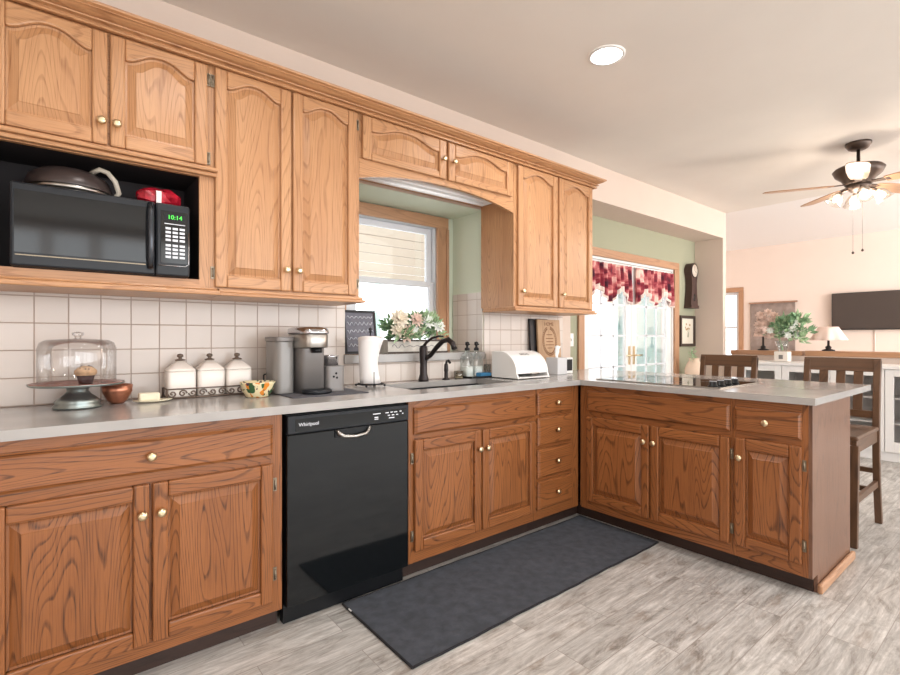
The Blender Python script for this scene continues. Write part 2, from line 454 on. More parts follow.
def knob(T, u, z, parent, d=.02):
    MB(T).lathe([(.006, 0), (.006, .010), (.013, .014), (.016, .020), (.014, .026), (.006, .029)], u, d, z, 'y', 14).build('knob', BRASS, parent)
def hinge(T, u, z, parent):
    m = MB(T); m.box(u-.007, u+.007, .0005, .007, z-.026, z+.026); m.tube([(u, .009, z-.02), (u, .009, z+.02)], .004, 6)
    m.build('hinge', HINGE, parent)
def slab(T, u0, u1, z0, z1, mat, parent, name='drawer', knobs=((.5, .5),), d=.02, ch=.012):
    m = MB(T)
    r = lambda i, dd: [(u0+i, dd, z0+i), (u1-i, dd, z0+i), (u1-i, dd, z1-i), (u0+i, dd, z1-i)]
    m.rings([r(0, .001), r(0, d*.5), r(ch*.35, d*.62), r(ch, d)], True, True, g='x')
    o = m.build(name, mat, parent)
    for a, b in knobs: knob(T, u0+(u1-u0)*a, z0+(z1-z0)*b, o, d)
    return o
def door(T, u0, u1, z0, z1, mat, parent, arch=0, sw=.048, rw=.055, kn=None, top=None, name='cabinet_door'):
    """raised panel door; arch>0 gives the cathedral top"""
    m = MB(T); D = .02
    top = top if top is not None else rw
    ui, uo = u0+sw, u1-sw
    zt = z1-top-(arch if arch else 0)
    w = uo-ui; cx = (ui+uo)/2
    def arc(t):
        if not arch: return [(uo-t, zt-t), (ui+t, zt-t)]
        pts = []
        n = 22
        for k in range(n+1):
            q = 1-2*k/n
            a = abs(q)
            if a > .94: hh = 0
            else:
                hh = (.5*(1+math.cos(PI*(a/.94)**1.25)))
            pts.append((cx+q*(w/2-t), zt-t+arch*hh))
        return pts
    def outl(t): return [(ui+t, z0+rw+t), (uo-t, z0+rw+t)] + arc(t)
    e = .005
    def stile(a, b): 
        o = (R.random()*40, R.random()*40)
        m.box(a, b, .001, D, z0, z1)
    stile(u0, ui); stile(uo, u1)
    m.box(ui, uo, .001, D, z0, z0+rw, 'x')
    poly = [(ui, z1), (uo, z1)] + arc(0)
    m.prism(poly, .001, D, 'x')
    frame = m.build(name, mat, parent, bevel=.0065)
    p = MB(T)
    R0 = outl(.0006); 
    def lay(t, d): return [(u, d, z) for u, z in outl(t)]
    p.rings([lay(.0006, .001), lay(.0006, .004), lay(.008, .003), lay(.034, .0165), lay(.036, .0190)], True, True)
    p.build('raised_panel', mat, frame)
    if kn: knob(T, kn[0], kn[1], frame, D)
    return frame

# ------------------------------------------------------------------ the room shell
H = 2.745
struct(MB().box(-1.6, 9.6, -6.5, 2.2, -.06, 0).build('floor', FLOOR))
struct(MB().box(-1.6, 6.53, -6.5, .50, H, H+.1).build('ceiling', CEIL))
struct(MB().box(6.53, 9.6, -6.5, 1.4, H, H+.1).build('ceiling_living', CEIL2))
# kitchen wall, furred out, with the deep window niche  (x 1.31..2.414, z 1.04..2.11)
NX0, NX1, NZ0, NZ1 = 1.31, 2.414, 1.04, 2.11
k = MB()
k.box(-1.6, NX0, 0, .34, 0, H); k.box(NX1, 3.42, 0, .34, 0, H)
k.box(NX0, NX1, 0, .34, NZ1, H); k.box(NX0, NX1, 0, .34, 0, NZ0)
struct(k.build('wall_kitchen', WALLCREAM))
WX0, WX1, WZ0, WZ1 = 1.48, 2.33, 1.10, 2.095      # window opening in the outer wall
k = MB()
k.box(-1.6, WX0, .342, .50, 0, H); k.box(WX1, 3.43, .342, .50, 0, H)
k.box(WX0, WX1, .342, .50, WZ1, H); k.box(WX0, WX1, .342, .50, 0, WZ0)
struct(k.build('wall_outer', MINT))
# green paint lining of the niche
k = MB()
k.box(NX1-.004, NX1-.0005, .001, .34, NZ0+.05, NZ1-.001); k.box(NX0+.0005, NX0+.004, .001, .34, NZ0+.05, NZ1-.001)
k.box(NX0+.004, NX1-.004, .001, .34, NZ1-.004, NZ1-.0005)
struct(k.build('wall_niche', MINT))
# nook: green wall with the french doors
DX0, DX1, DZ = 4.06, 5.88, 2.02
k = MB()
k.box(3.43, DX0, .342, .50, 0, H); k.box(DX1, 6.439, .342, .50, 0, H); k.box(DX0, DX1, .342, .50, DZ, H)
struct(k.build('wall_nook', SAGE))
struct(MB().box(3.42, 6.439, 0, .34, 2.425, H-.001).build('wall_header', WALLCREAM))
struct(MB().box(6.44, 6.53, 0, 1.25, 0, H-.001).build('wall_nook_side', WALLCREAM))
k = MB(); LX = 9.4
k.box(LX, LX+.14, -6.5, .93, 0, H); k.box(LX, LX+.14, 1.22, 1.25, 0, H)
k.box(LX, LX+.14, .93, 1.22, 0, .75); k.box(LX, LX+.14, .93, 1.22, 2.0, H)
struct(k.build('wall_living', WALLPEACH))
struct(MB().box(6.53, 9.6, 1.25, 1.39, 0, H).build('wall_living_end', WALLPEACH))
struct(MB().box(-1.74, -1.6, -6.5, .5, 0, H).build('wall_left', WALLCREAM))
k = MB()
for a, b, c, d in ((-1.6, -.9, 0, H), (6.1, 6.7, 0, H), (9.3, 9.6, 0, H), (-.9, 6.1, 2.6, H), (6.7, 9.3, 2.6, H), (-.9, 6.1, 0, .3), (6.7, 9.3, 0, .5), (2.5, 2.7, .3, 2.6), (-.12, .02, .3, 2.6), (.40, .55, .3, 2.6), (1.2, 1.3, .3, 2.6)):
    k.box(a, b, -6.64, -6.5, c, d)
struct(k.build('wall_back', WALLPEACH))
struct(MB().box(6.70, 6.82, -4.2, -.001, 0, .985).build('wall_half', WALLPEACH))
# half-wall caps
struct(MB().box(6.66, 6.86, -.76, -.002, .986, 1.04, 'y').build('trim_1', TRIMOAK, bevel=.006))
struct(MB().box(6.66, 6.86, -4.2, -.79, .986, 1.045, 'y').build('trim_2', TRIMOAK, bevel=.006))
# tiled backsplash on the wall and up the niche sides
k = MB()
k.box(-1.0, 1.309, -.008, -.001, .9195, 1.40); k.box(1.309, 2.415, -.008, -.001, .9195, 1.036); k.box(2.415, 3.305, -.008, -.001, .9195, 1.40)
k.box(NX1-.012, NX1-.0045, .001, .33, 1.095, 1.52); k.box(NX0+.0045, NX0+.012, .001, .33, 1.095, 1.52)
struct(k.build('wall_backsplash', TILE))
# baseboards
struct(MB().box(3.43, DX0-.08, .327, .341, .0, .09, 'x').build('baseboard_nook', TRIMOAK))
struct(MB().box(6.426, 6.4395, .0, .34, .0, .09, 'y').build('baseboard_side', TRIMOAK))

# kitchen window
w = struct(bpy.data.objects.new('window_1', None)); COL.objects.link(w); w.location = (0, 0, 0); ORIGIN['window_1'] = (0, 0, 0)
c = MB(); y0, y1 = .320, .3405
c.box(2.245, 2.332, y0, y1, 1.155, 2.016); c.box(NX0+.013, 1.47, y0, y1, 1.155, 2.016)
c.box(NX0+.013, 2.352, y0, y1, 2.016, 2.10, 'x'); c.box(NX0+.013, 2.352, y0-.02, y1, 1.092, 1.155, 'x')
c.box(2.332, 2.352, y0-.008, y1, 1.155, 2.016)
c.build('casing', TRIMOAK, w, bevel=.004)
c = MB()                                                       # oak jamb lining
c.box(2.306, 2.33, .341, .47, WZ0, WZ1); c.box(1.481, 1.505, .341, .47, WZ0, WZ1); c.box(1.505, 2.306, .341, .47, 2.07, WZ1, 'x')
c.build('jamb', TRIMOAK, w)
def sash(x0, x1, z0, z1, y, nm):
    m = MB(); t_ = .042
    m.box(x0, x0+t_, y, y+.03, z0, z1); m.box(x1-t_, x1, y, y+.03, z0, z1)
    m.box(x0+t_, x1-t_, y, y+.03, z0, z0+t_); m.box(x0+t_, x1-t_, y, y+.03, z1-t_, z1)
    f = m.build(nm, VINYL, w, bevel=.003)
    MB().box(x0+t_, x1-t_, y+.013, y+.017, z0+t_, z1-t_).build('pane', GLASS, f)
c = MB()
c.box(2.255, 2.306, .36, .46, WZ0+.001, 2.07); c.box(1.505, 1.55, .36, .46, WZ0+.001, 2.07); c.box(1.55, 2.255, .36, .46, 2.02, 2.07); c.box(1.55, 2.255, .36, .46, WZ0+.001, 1.13)
c.build('window_frame', VINYL, w, bevel=.003)
sash(1.552, 2.253, 1.575, 2.018, .41, 'upper_sash'); sash(1.552, 2.253, 1.132, 1.612, .375, 'lower_sash')
sill = MB().box(NX0+.0006, NX1-.0006, -.022, .319, 1.0405, 1.0915).build('window_sill', QUARTZ, w, bevel=.004)

# french doors in the nook
d1 = struct(bpy.data.objects.new('door_1', None)); COL.objects.link(d1); ORIGIN['door_1'] = (0, 0, 0)
c = MB()
c.box(3.975, 4.065, .318, .3415, 0, 2.02); c.box(5.875, 5.985, .318, .3415, 0, 2.02); c.box(3.975, 5.985, .318, .3415, 2.02, 2.105, 'x')
c.build('door_casing', TRIMOAK, d1, bevel=.005)
c = MB()
c.box(4.061, 4.085, .342, .48, 0, 2.019); c.box(5.855, 5.879, .342, .48, 0, 2.019); c.box(4.085, 5.855, .342, .48, 1.995, 2.019)
c.build('door_frame', WHITE, d1)
def leaf(x0, x1, hx):
    m = MB(); s_ = .105; a, b = .36, .40
    m.box(x0, x0+s_, a, b, .012, 1.992); m.box(x1-s_, x1, a, b, .012, 1.992)
    m.box(x0+s_, x1-s_, a, b, .012, .225); m.box(x0+s_, x1-s_, a, b, 1.885, 1.992)
    lf = m.build('door_leaf', WHITE, d1, bevel=.003)
    gx0, gx1 = x0+s_, x1-s_
    MB().box(gx0, gx1, .378, .382, .225, 1.885).build('pane', GLASS, lf)
    g = MB()
    for i in (1, 2):
        xx = gx0+(gx1-gx0)*i/3; g.box(xx-.010, xx+.010, .370, .377, .225, 1.885)
    for zz in (.555, .885, 1.215, 1.545): g.box(gx0, gx1, .370, .3769, zz-.010, zz+.010)
    g.build('muntins', VINYL, lf)
    h = MB(); h.box(hx-.018, hx+.018, .352, .3595, .90, 1.10); h.tube([(hx, .352, 1.0), (hx, .325, 1.0), (hx+(.02 if hx > 4.97 else -.02), .315, 1.0), (hx+(.10 if hx > 4.97 else -.10), .315, 1.0)], .009, 8)
    h.build('handle', BRASS, lf)
leaf(4.088, 4.966, 4.925); leaf(4.974, 5.852, 5.015)

# living room window sliver
w2 = struct(bpy.data.objects.new('window_2', None)); COL.objects.link(w2); ORIGIN['window_2'] = (0, 0, 0)
c = MB(); X = LX-.02
c.box(X, LX-.001, .85, .93, .75, 2.0, 'z'); c.box(X, LX-.001, .85, 1.249, 2.0, 2.08, 'y'); c.box(X-.03, LX-.001, .83, 1.249, .69, .75, 'y')
c.build('casing', TRIMOAK, w2, bevel=.004)
c = MB(); c.box(LX+.03, LX+.08, .932, .98, .752, 1.998); c.box(LX+.03, LX+.08, .98, 1.219, .752, .80); c.box(LX+.03, LX+.08, .98, 1.219, 1.95, 1.998); c.box(LX+.03, LX+.08, .98, 1.219, 1.36, 1.40)
fr = c.build('window_frame', VINYL, w2)
MB().box(LX+.052, LX+.056, .98, 1.219, .80, 1.95).build('pane', GLASS, fr)

# recessed ceiling lights
def can(x, y, label):
    t_ = thing('recessed_ceiling_light', label, 'ceiling light', (x, y, H), 'recessed lights in the kitchen ceiling')
    MB().lathe([(.098, -.0005), (.098, -.006), (.082, -.008), (.082, -.003)], x, y, H, n=32, caps=False).build('trim_ring', WHITE, t_)
    MB().lathe([(.0005, -.0045), (.0815, -.0045)], x, y, H, n=32, caps=False).build('lamp_lens', LEDWHITE, t_)
    l = bpy.data.lights.new('can_lamp', 'SPOT'); l.energy = CAN_POWER; l.color = (1, .98, .95); l.shadow_soft_size = .08; l.spot_size = math.radians(150); l.spot_blend = .6
    o = bpy.data.objects.new('can_lamp', l); COL.objects.link(o); o.location = (x, y, H-.03)
CAN_POWER = 37
can(2.37, -1.04, 'round recessed ceiling light shining above the peninsula corner')
for x, y in ((.55, -1.35), (.55, -3.0), (2.37, -3.0)):
    l = bpy.data.lights.new('can_lamp', 'SPOT'); l.energy = CAN_POWER; l.color = (1, .98, .95); l.shadow_soft_size = .08; l.spot_size = math.radians(150); l.spot_blend = .6
    o = bpy.data.objects.new('can_lamp', l); COL.objects.link(o); o.location = (x, y, H-.03)

# outside: covered porch seen through the glass
k = MB()
for i in range(9):
    z = 1.93+i*.115; k.box(-3, 5.0, 2.90, 2.93+.004*(i % 2), z, z+.108)
tag(k.build('porch_fascia', SIDING), 'beige lap siding boards seen through the upper window pane', 'siding')
k = MB()
for i in range(12):
    x = 3.4+i*.33; k.box(x, x+.03, 2.72, 2.75, .1, .86)
k.box(3.3, 7.4, 2.70, 2.77, .86, .90); k.box(3.3, 7.4, 2.71, 2.76, .08, .12); k.box(4.3, 4.38, 2.70, 2.77, -.0995, .86); k.box(5.8, 5.88, 2.70, 2.77, -.0995, .86)
tag(k.build('porch_railing', PORCHW), 'white porch railing outside the french doors', 'railing')
p = tag(MB().box(3.12, 3.22, 2.76, 2.86, -.1, 1.93).build('porch_post', PORCHW, bevel=.01), 'white porch post outside behind the window flowers', 'post')
k = MB(); k.box(6.40, 6.4385, .502, 1.40, 0, 3.0); k.box(6.40, 9.6, 1.3905, 1.43, 0, 3.0)
struct(k.build('wall_exterior', PORCHW))
tag(MB().box(-3, 6.4, .52, 3.2, -.16, -.1).build('porch_deck', DECK), 'pale porch deck outside the french doors', 'deck')

# ------------------------------------------------------------------ base cabinets
ZT = .884
def carcass(T, u0, u1, z0, z1, depth, mat, parent, name='cabinet_body'):
    return MB(T).box(u0+.0006, u1-.0006, -depth, -.0205, z0, z1).build(name, mat, parent)
def face(T, boards, mat, parent):
    m = MB(T)
    for u0, u1, z0, z1, g in boards: m.box(u0, u1, -.02, 0, z0, z1, {'z': 'z', 'x': 'x'}[g])
    return m.build('face_frame', mat, parent)
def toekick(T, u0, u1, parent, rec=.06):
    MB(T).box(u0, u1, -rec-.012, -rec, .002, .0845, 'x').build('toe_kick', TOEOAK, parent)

# left cabinet, one drawer over two doors
b = thing('base_cabinet', 'oak base cabinet left of the dishwasher, one wide drawer over two doors', 'cabinet', (.265, -.3, 0))
carcass(T_BASE, -.19, .73, .086, ZT, .607, OAK_SHADED, b)
face(T_BASE, [(-.1894, -.15, .086, ZT, 'z'), (.685, .7294, .086, ZT, 'z'), (-.15, .685, .845, ZT, 'x'), (-.15, .685, .685, .725, 'x'), (-.15, .685, .086, .145, 'x'), (.25, .286, .145, .685, 'z'), (-.15, .685, .725, .845, 'x')], OAK_SHADED, b)
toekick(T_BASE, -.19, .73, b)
slab(T_BASE, -.155, .689, .722, .843, OAK_SHADED, b)
door(T_BASE, -.155, .263, .133, .686, OAK_SHADED, b, kn=(.24, .585))
door(T_BASE, .272, .689, .133, .686, OAK_SHADED, b, kn=(.297, .585))
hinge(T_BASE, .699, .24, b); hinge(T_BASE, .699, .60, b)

# dishwasher
DWX0, DWX1 = .743, 1.340
dw = thing('dishwasher', 'glossy black built-in dishwasher between the oak base cabinets', 'dishwasher', (1.04, -.3, 0))
MB(T_BASE).box(DWX0+.004, DWX1-.004, -.58, -.004, .084, .872).build('tub_body', BLACKPLASTIC, dw)
MB(T_BASE).box(DWX0+.002, DWX1-.002, -.003, .016, .088, .792).build('door_panel', BLACKGLOSS, dw, bevel=.004)
cp = MB(T_BASE)
cp.box(DWX0+.002, DWX1-.002, -.003, .022, .795, .870)
cp = cp.build('control_panel', DARKPLASTIC, dw, bevel=.004)
MB(T_BASE).box(DWX0+.035, DWX1-.02, .0222, .0235, .803, .856).build('control_strip', BLACKGLOSS, cp)
MB(T_BASE).box(.955, 1.137, .0165, .0215, .757, .792).build('handle_recess', BLACKPLASTIC, dw)
hd = MB(T_BASE)
hd.tube([(.962, .022, .790), (.972, .030, .775), (.990, .037, .762), (1.042, .040, .757), (1.096, .037, .762), (1.114, .030, .775), (1.124, .022, .790)], .0085, 8)
hd.build('handle', STEEL, dw)
text('Whirlpool', .021, (.835, .0238, .831), T_BASE, WHITEMARK, 'printed_mark', cp)
mk = MB(T_BASE)
for i, (u, z, w_) in enumerate(((1.16, .842, .04), (1.158, .826, .02), (1.158, .818, .02), (1.215, .842, .018), (1.24, .843, .014), (1.262, .842, .018), (1.29, .843, .010), (1.225, .829, .012), (1.248, .829, .014), (1.27, .829, .012), (1.302, .831, .006), (1.24, .817, .03))):
    mk.box(u-w_/2, u+w_/2, .0236, .0242, z-.0022, z+.0022)
mk.build('indicator_print', WHITEMARK, cp)['kind'] = 'stuff'
MB(T_BASE).box(DWX0+.003, DWX1-.003, -.07, -.03, .004, .083).build('toe_panel', BLACKPLASTIC, dw)

# sink cabinet
b = thing('sink_base_cabinet', 'oak sink base cabinet right of the dishwasher, false drawer front over two doors', 'cabinet', (1.81, -.3, 0))
MB(T_BASE).box(1.3506, 2.2744, -.607, -.0205, .086, .66).build('cabinet_body', OAK_SHADED, b)
face(T_BASE, [(1.3506, 1.385, .086, ZT, 'z'), (2.255, 2.2744, .086, ZT, 'z'), (1.385, 2.255, .845, ZT, 'x'), (1.385, 2.255, .68, .845, 'x'), (1.385, 2.255, .086, .145, 'x'), (1.81, 1.84, .145, .68, 'z')], OAK_SHADED, b)
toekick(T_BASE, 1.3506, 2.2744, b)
slab(T_BASE, 1.380, 2.259, .716, .848, OAK_SHADED, b, 'false_drawer_front', ())
door(T_BASE, 1.380, 1.819, .142, .690, OAK_SHADED, b, kn=(1.795, .590))
door(T_BASE, 1.829, 2.259, .142, .690, OAK_SHADED, b, kn=(1.853, .590))
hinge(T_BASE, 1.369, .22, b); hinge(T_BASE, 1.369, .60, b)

# four-drawer stack
b = thing('drawer_cabinet', 'narrow oak cabinet of four stacked drawers in the inner corner', 'cabinet', (2.46, -.3, 0))
carcass(T_BASE, 2.275, 2.698, .086, ZT, .607, OAK_SHADED, b)
face(T_BASE, [(2.2756, 2.292, .086, ZT, 'z'), (2.612, 2.6985, .086, ZT, 'z'), (2.292, 2.612, .086, ZT, 'x')], OAK_SHADED, b)
toekick(T_BASE, 2.2756, 2.782, b)
for z0, z1 in ((.722, .850), (.533, .703), (.338, .510), (.146, .318)):
    slab(T_BASE, 2.287, 2.618, z0, z1, OAK_SHADED, b, knobs=((.5, .52),))

# peninsula cabinets
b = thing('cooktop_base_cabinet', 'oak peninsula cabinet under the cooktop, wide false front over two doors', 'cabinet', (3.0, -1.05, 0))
carcass(T_PEN, .6105, 1.558, .086, ZT, .62, OAK_SHADED, b)
face(T_PEN, [(.633, .688, .086, ZT, 'z'), (1.545, 1.5575, .086, ZT, 'z'), (.688, 1.545, .086, ZT, 'x')], OAK_SHADED, b)
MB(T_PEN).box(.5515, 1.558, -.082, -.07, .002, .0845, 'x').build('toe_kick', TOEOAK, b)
slab(T_PEN, .685, 1.547, .717, .850, OAK_SHADED, b, 'false_drawer_front', ())
door(T_PEN, .685, 1.112, .142, .684, OAK_SHADED, b, kn=(1.087, .588))
door(T_PEN, 1.122, 1.547, .142, .684, OAK_SHADED, b, kn=(1.147, .588))
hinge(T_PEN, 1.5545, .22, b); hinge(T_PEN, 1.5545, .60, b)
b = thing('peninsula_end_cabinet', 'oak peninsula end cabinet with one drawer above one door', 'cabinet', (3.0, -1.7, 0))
carcass(T_PEN, 1.5596, 1.880, .086, ZT, .62, OAK_SHADED, b)
face(T_PEN, [(1.5596, 1.575, .086, ZT, 'z'), (1.853, 1.8805, .086, ZT, 'z'), (1.575, 1.853, .086, ZT, 'x')], OAK_SHADED, b)
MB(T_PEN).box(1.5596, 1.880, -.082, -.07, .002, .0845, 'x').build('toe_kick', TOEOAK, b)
slab(T_PEN, 1.571, 1.857, .718, .842, OAK_SHADED, b)
door(T_PEN, 1.571, 1.857, .144, .688, OAK_SHADED, b, kn=(1.597, .592), sw=.050)
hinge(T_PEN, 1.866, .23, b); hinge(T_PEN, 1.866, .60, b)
ep = MB(); ep.prism([(2.70, .086), (2.775, .086), (2.775, .002), (3.345, .002), (3.345, ZT), (2.70, ZT)], -1.896, -1.8812)
ep.build('end_panel', VENEER, b)
MB().box(2.765, 3.36, -1.918, -1.8965, .001, .045, 'x').build('base_shoe', TRIMOAK, b, bevel=.008)
bp_ = thing('peninsula_back_panel', 'oak back panel of the peninsula facing the bar stools', 'panel', (3.33, -1.2, 0))
MB().box(3.3215, 3.345, -1.8805, -.01, .003, ZT).build('panel', VENEER, bp_)

# ------------------------------------------------------------------ countertop (L shape with sink cut-out)
SX0, SX1, SY0, SY1 = 1.47, 2.235, -.475, -.13
ct = MB(); z0, z1 = .885, .918
def top(x0, x1, y0, y1): 
    ct.quad([(x0, y0, z1), (x1, y0, z1), (x1, y1, z1), (x0, y1, z1)]); ct.quad([(x0, y0, z0), (x0, y1, z0), (x1, y1, z0), (x1, y0, z0)])
def wall_(ax, ay, bx, by): ct.quad([(ax, ay, z0), (bx, by, z0), (bx, by, z1), (ax, ay, z1)])
XE, YE, PX0 = 3.71, -1.915, 2.667
for a in ((-.21, SX0, -.65, -.001), (SX1, PX0, -.65, -.001), (SX0, SX1, -.65, SY0), (SX0, SX1, SY1, -.001), (PX0, XE, YE, -.65), (PX0, XE, -.65, -.001)): top(*a)
for a in ((-.21, -.001, -.21, -.65), (-.21, -.65, PX0, -.65), (PX0, -.65, PX0, YE), (PX0, YE, XE, YE), (XE, YE, XE, -.001), (XE, -.001, -.21, -.001),
          (SX0, SY0, SX1, SY0), (SX1, SY0, SX1, SY1), (SX1, SY1, SX0, SY1), (SX0, SY1, SX0, SY0)): wall_(*a)
tag(ct.build('countertop', QUARTZ, loc=(1.7, -.3, .885)), 'grey quartz countertop running along the wall and over the peninsula', 'countertop')

sk = thing('kitchen_sink', 'black undermount sink in the grey countertop below the window', 'sink', (1.85, -.3, .70))
s_ = MB(); t_ = .012
x0, x1, y0, y1 = SX0-.010, SX1+.010, SY0-.010, SY1+.010
s_.box(x0, x0+t_, y0, y1, .67, .8835); s_.box(x1-t_, x1, y0, y1, .67, .8835); s_.box(x0+t_, x1-t_, y0, y0+t_, .67, .8835); s_.box(x0+t_, x1-t_, y1-t_, y1, .67, .8835)
s_.box(x0+t_, x1-t_, y0+t_, y1-t_, .67, .682)
s_.build('basin', SINKMAT, sk)
MB().lathe([(.0, .6822), (.042, .6822), (.045, .686), (.0, .686)], 1.85, -.29, 0, n=20, caps=False).build('drain', STEEL, sk)

# ------------------------------------------------------------------ upper cabinets
UB, UT = 1.372, 2.362
def lightrail(u0, u1, parent, d=.02):
    m = MB(T_UP)
    m.box(u0, u1, -.03, .028, UB, UB+.012, 'x'); m.box(u0, u1, -.03, .018, UB+.0122, UB+.026, 'x')
    m.build('bottom_moulding', OAK_LIT, parent, bevel=.004)
# microwave cabinet
b = thing('microwave_cabinet', 'oak wall cabinet with arched doors over an open microwave shelf', 'cabinet', (.17, -.15, UB))
m = MB()
MX0, MX1 = -.21, .5205
for bx in ((MX0, MX0+.018, -.299, -.001, UB+.03, UT), (MX1-.018, MX1, -.299, -.001, UB+.03, UT)): m.box(*bx)
m.box(MX0+.018, MX1-.018, -.299, -.001, UB+.03, 1.425); m.box(MX0+.018, MX1-.018, -.299, -.001, 1.885, UT)
m.build('cabinet_body', OAK_LIT, b)
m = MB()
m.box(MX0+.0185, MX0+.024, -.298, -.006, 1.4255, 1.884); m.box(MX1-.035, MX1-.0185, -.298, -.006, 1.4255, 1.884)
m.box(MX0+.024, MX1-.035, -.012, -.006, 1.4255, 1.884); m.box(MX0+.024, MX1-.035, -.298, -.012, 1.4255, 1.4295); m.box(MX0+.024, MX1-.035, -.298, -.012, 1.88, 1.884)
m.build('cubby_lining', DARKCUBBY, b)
m = MB(T_UP)
m.box(MX0, MX0+.035, -.02, 0, UB+.03, UT); m.box(.485, MX1, -.02, 0, UB+.03, UT)
m.box(MX0+.035, .485, -.02, 0, UB+.03, 1.437, 'x'); m.box(MX0+.035, .485, -.02, 0, 1.873, UT, 'x')
m.build('face_frame', OAK_LIT, b)
m = MB(T_UP); m.box(MX0, MX1+.03, .0005, .040, 1.893, 1.910, 'x'); m.box(MX0, MX1+.03, .0005, .026, 1.876, 1.8925, 'x')
m.build('shelf_moulding', OAK_LIT, b, bevel=.004)
m = MB(T_UP); m.box(MX0, MX1+.036, -.3, .045, UB, UB+.020, 'x'); m.box(MX0, MX1+.030, -.3, .032, UB+.0202, UB+.030, 'x')
m.build('bottom_moulding', OAK_LIT, b, bevel=.005)
door(T_UP, -.172, .165, 1.920, 2.345, OAK_LIT, b, arch=.045, top=.038, kn=(.145, 2.003))
door(T_UP, .173, .512, 1.920, 2.345, OAK_LIT, b, arch=.045, top=.038, kn=(.193, 2.003))
hinge(T_UP, .519, 2.29, b); hinge(T_UP, .519, 1.955, b)
# tall pair
b = thing('wall_cabinet', 'tall oak wall cabinet with two arched doors above the coffee maker', 'cabinet', (.88, -.15, UB))
MB().box(.5212, 1.2390, -.2995, -.001, UB+.03, UT).build('cabinet_body', OAK_LIT, b)
face(T_UP, [(.5212, .55, UB+.03, UT, 'z'), (1.21, 1.2390, UB+.03, UT, 'z'), (.55, 1.21, UB+.03, 1.43, 'x'), (.55, 1.21, 2.33, UT, 'x'), (.865, .89, 1.43, 2.33, 'z'), (.55, .865, 1.43, 2.33, 'z'), (.89, 1.21, 1.43, 2.33, 'z')], OAK_LIT, b)
m = MB(T_UP); m.box(.5575, 1.262, -.3, .030, UB, UB+.014, 'x'); m.box(.5575, 1.252, -.3, .018, UB+.0142, UB+.030, 'x')
m.build('bottom_moulding', OAK_LIT, b, bevel=.004)
door(T_UP, .543, .873, 1.408, 2.348, OAK_LIT, b, arch=.042, top=.036, kn=(.849, 1.506))
door(T_UP, .883, 1.217, 1.408, 2.348, OAK_LIT, b, arch=.042, top=.036, kn=(.907, 1.506))
hinge(T_UP, .535, 2.29, b); hinge(T_UP, .535, 1.47, b); hinge(T_UP, 1.2285, 2.29, b); hinge(T_UP, 1.2285, 1.47, b)
# over the sink
b = thing('over_sink_cabinet', 'short oak wall cabinet with two low arched doors over the window', 'cabinet', (1.82, -.15, 2.11))
MB().box(1.2405, 2.3900, -.2995, -.001, 2.125, UT).build('cabinet_body', OAK_LIT, b)
m = MB(T_UP)
arcp = []
for i in range(33):
    q = -1+2*i/32; u = 1.815+q*.575
    a = abs(q)
    zz = 2.022+.068*(1-a**2.3) if a < .93 else 2.022+.068*(1-.93**2.3)*(1-(a-.93)/.07)
    arcp.append((u, zz))
m.prism([(1.2405, 2.15), (1.2405, 2.022)] + arcp[1:-1] + [(2.3895, 2.022), (2.3895, 2.15)], -.02, 0, 'x')
m.build('arched_valance', OAK_LIT, b)
face(T_UP, [(1.2405, 1.262, 2.1502, UT, 'z'), (2.36, 2.3895, 2.1502, UT, 'z'), (1.262, 2.36, 2.1502, UT, 'x')], OAK_LIT, b)
door(T_UP, 1.252, 1.806, 2.123, 2.348, OAK_LIT, b, arch=.045, top=.030, rw=.038, sw=.052, kn=(1.778, 2.235))
door(T_UP, 1.822, 2.365, 2.123, 2.348, OAK_LIT, b, arch=.045, top=.030, rw=.038, sw=.052, kn=(1.856, 2.235))
# right pair
b = thing('wall_cabinet', 'tall oak wall cabinet with two arched doors right of the window', 'cabinet', (2.83, -.15, UB))
MB().box(2.391, 3.272, -.2995, -.001, UB+.03, UT).build('cabinet_body', OAK_LIT, b)
face(T_UP, [(2.391, 2.43, UB+.03, UT, 'z'), (3.235, 3.272, UB+.03, UT, 'z'), (2.43, 3.235, UB+.03, UT, 'z')], OAK_LIT, b)
m = MB(T_UP); m.box(2.385, 3.30, -.3, .026, UB, UB+.014, 'x'); m.box(2.388, 3.287, -.3, .016, UB+.0142, UB+.030, 'x')
m.build('bottom_moulding', OAK_LIT, b, bevel=.004)
door(T_UP, 2.420, 2.829, 1.408, 2.348, OAK_LIT, b, arch=.042, top=.036, kn=(2.452, 1.505))
door(T_UP, 2.849, 3.250, 1.408, 2.348, OAK_LIT, b, arch=.042, top=.036, kn=(2.878, 1.505))
# crown moulding with a return at the right end
prof = [(0, 0), (.014, 0), (.014, .007), (.003, .011), (.008, .017), (.024, .020), (.026, .024), (.012, .030), (.030, .036), (.046, .044), (.052, .046), (.052, .050), (.064, .054), (.066, .064), (0, .064)]
cm = MB(); zc = 2.349
sweep = [[(-.25, -.3405-a, zc+h) for a, h in prof], [(3.2725+a, -.3405-a, zc+h) for a, h in prof], [(3.2725+a, -.002, zc+h) for a, h in prof]]
cm.rings(sweep, True, True, g='x')
# back strip closing the moulding to the cabinet frames
tag(cm.build('crown_moulding', OAK_LIT, loc=(1.5, -.35, zc)), 'stepped oak crown moulding running along the top of the wall cabinets', 'crown moulding')
# under cabinet light over the sink
lt = thing('under_cabinet_light', 'white fluorescent strip light mounted under the cabinet over the sink', 'light', (1.8, -.2, 2.1))
MB().box(1.27, 2.28, -.24, -.13, 2.085, 2.1245).build('housing', FLUOR, lt, bevel=.006)
MB().tube([(1.32, -.19, 2.078), (2.23, -.19, 2.078)], .012, 10).build('tube_lamp', FLUOR, lt)

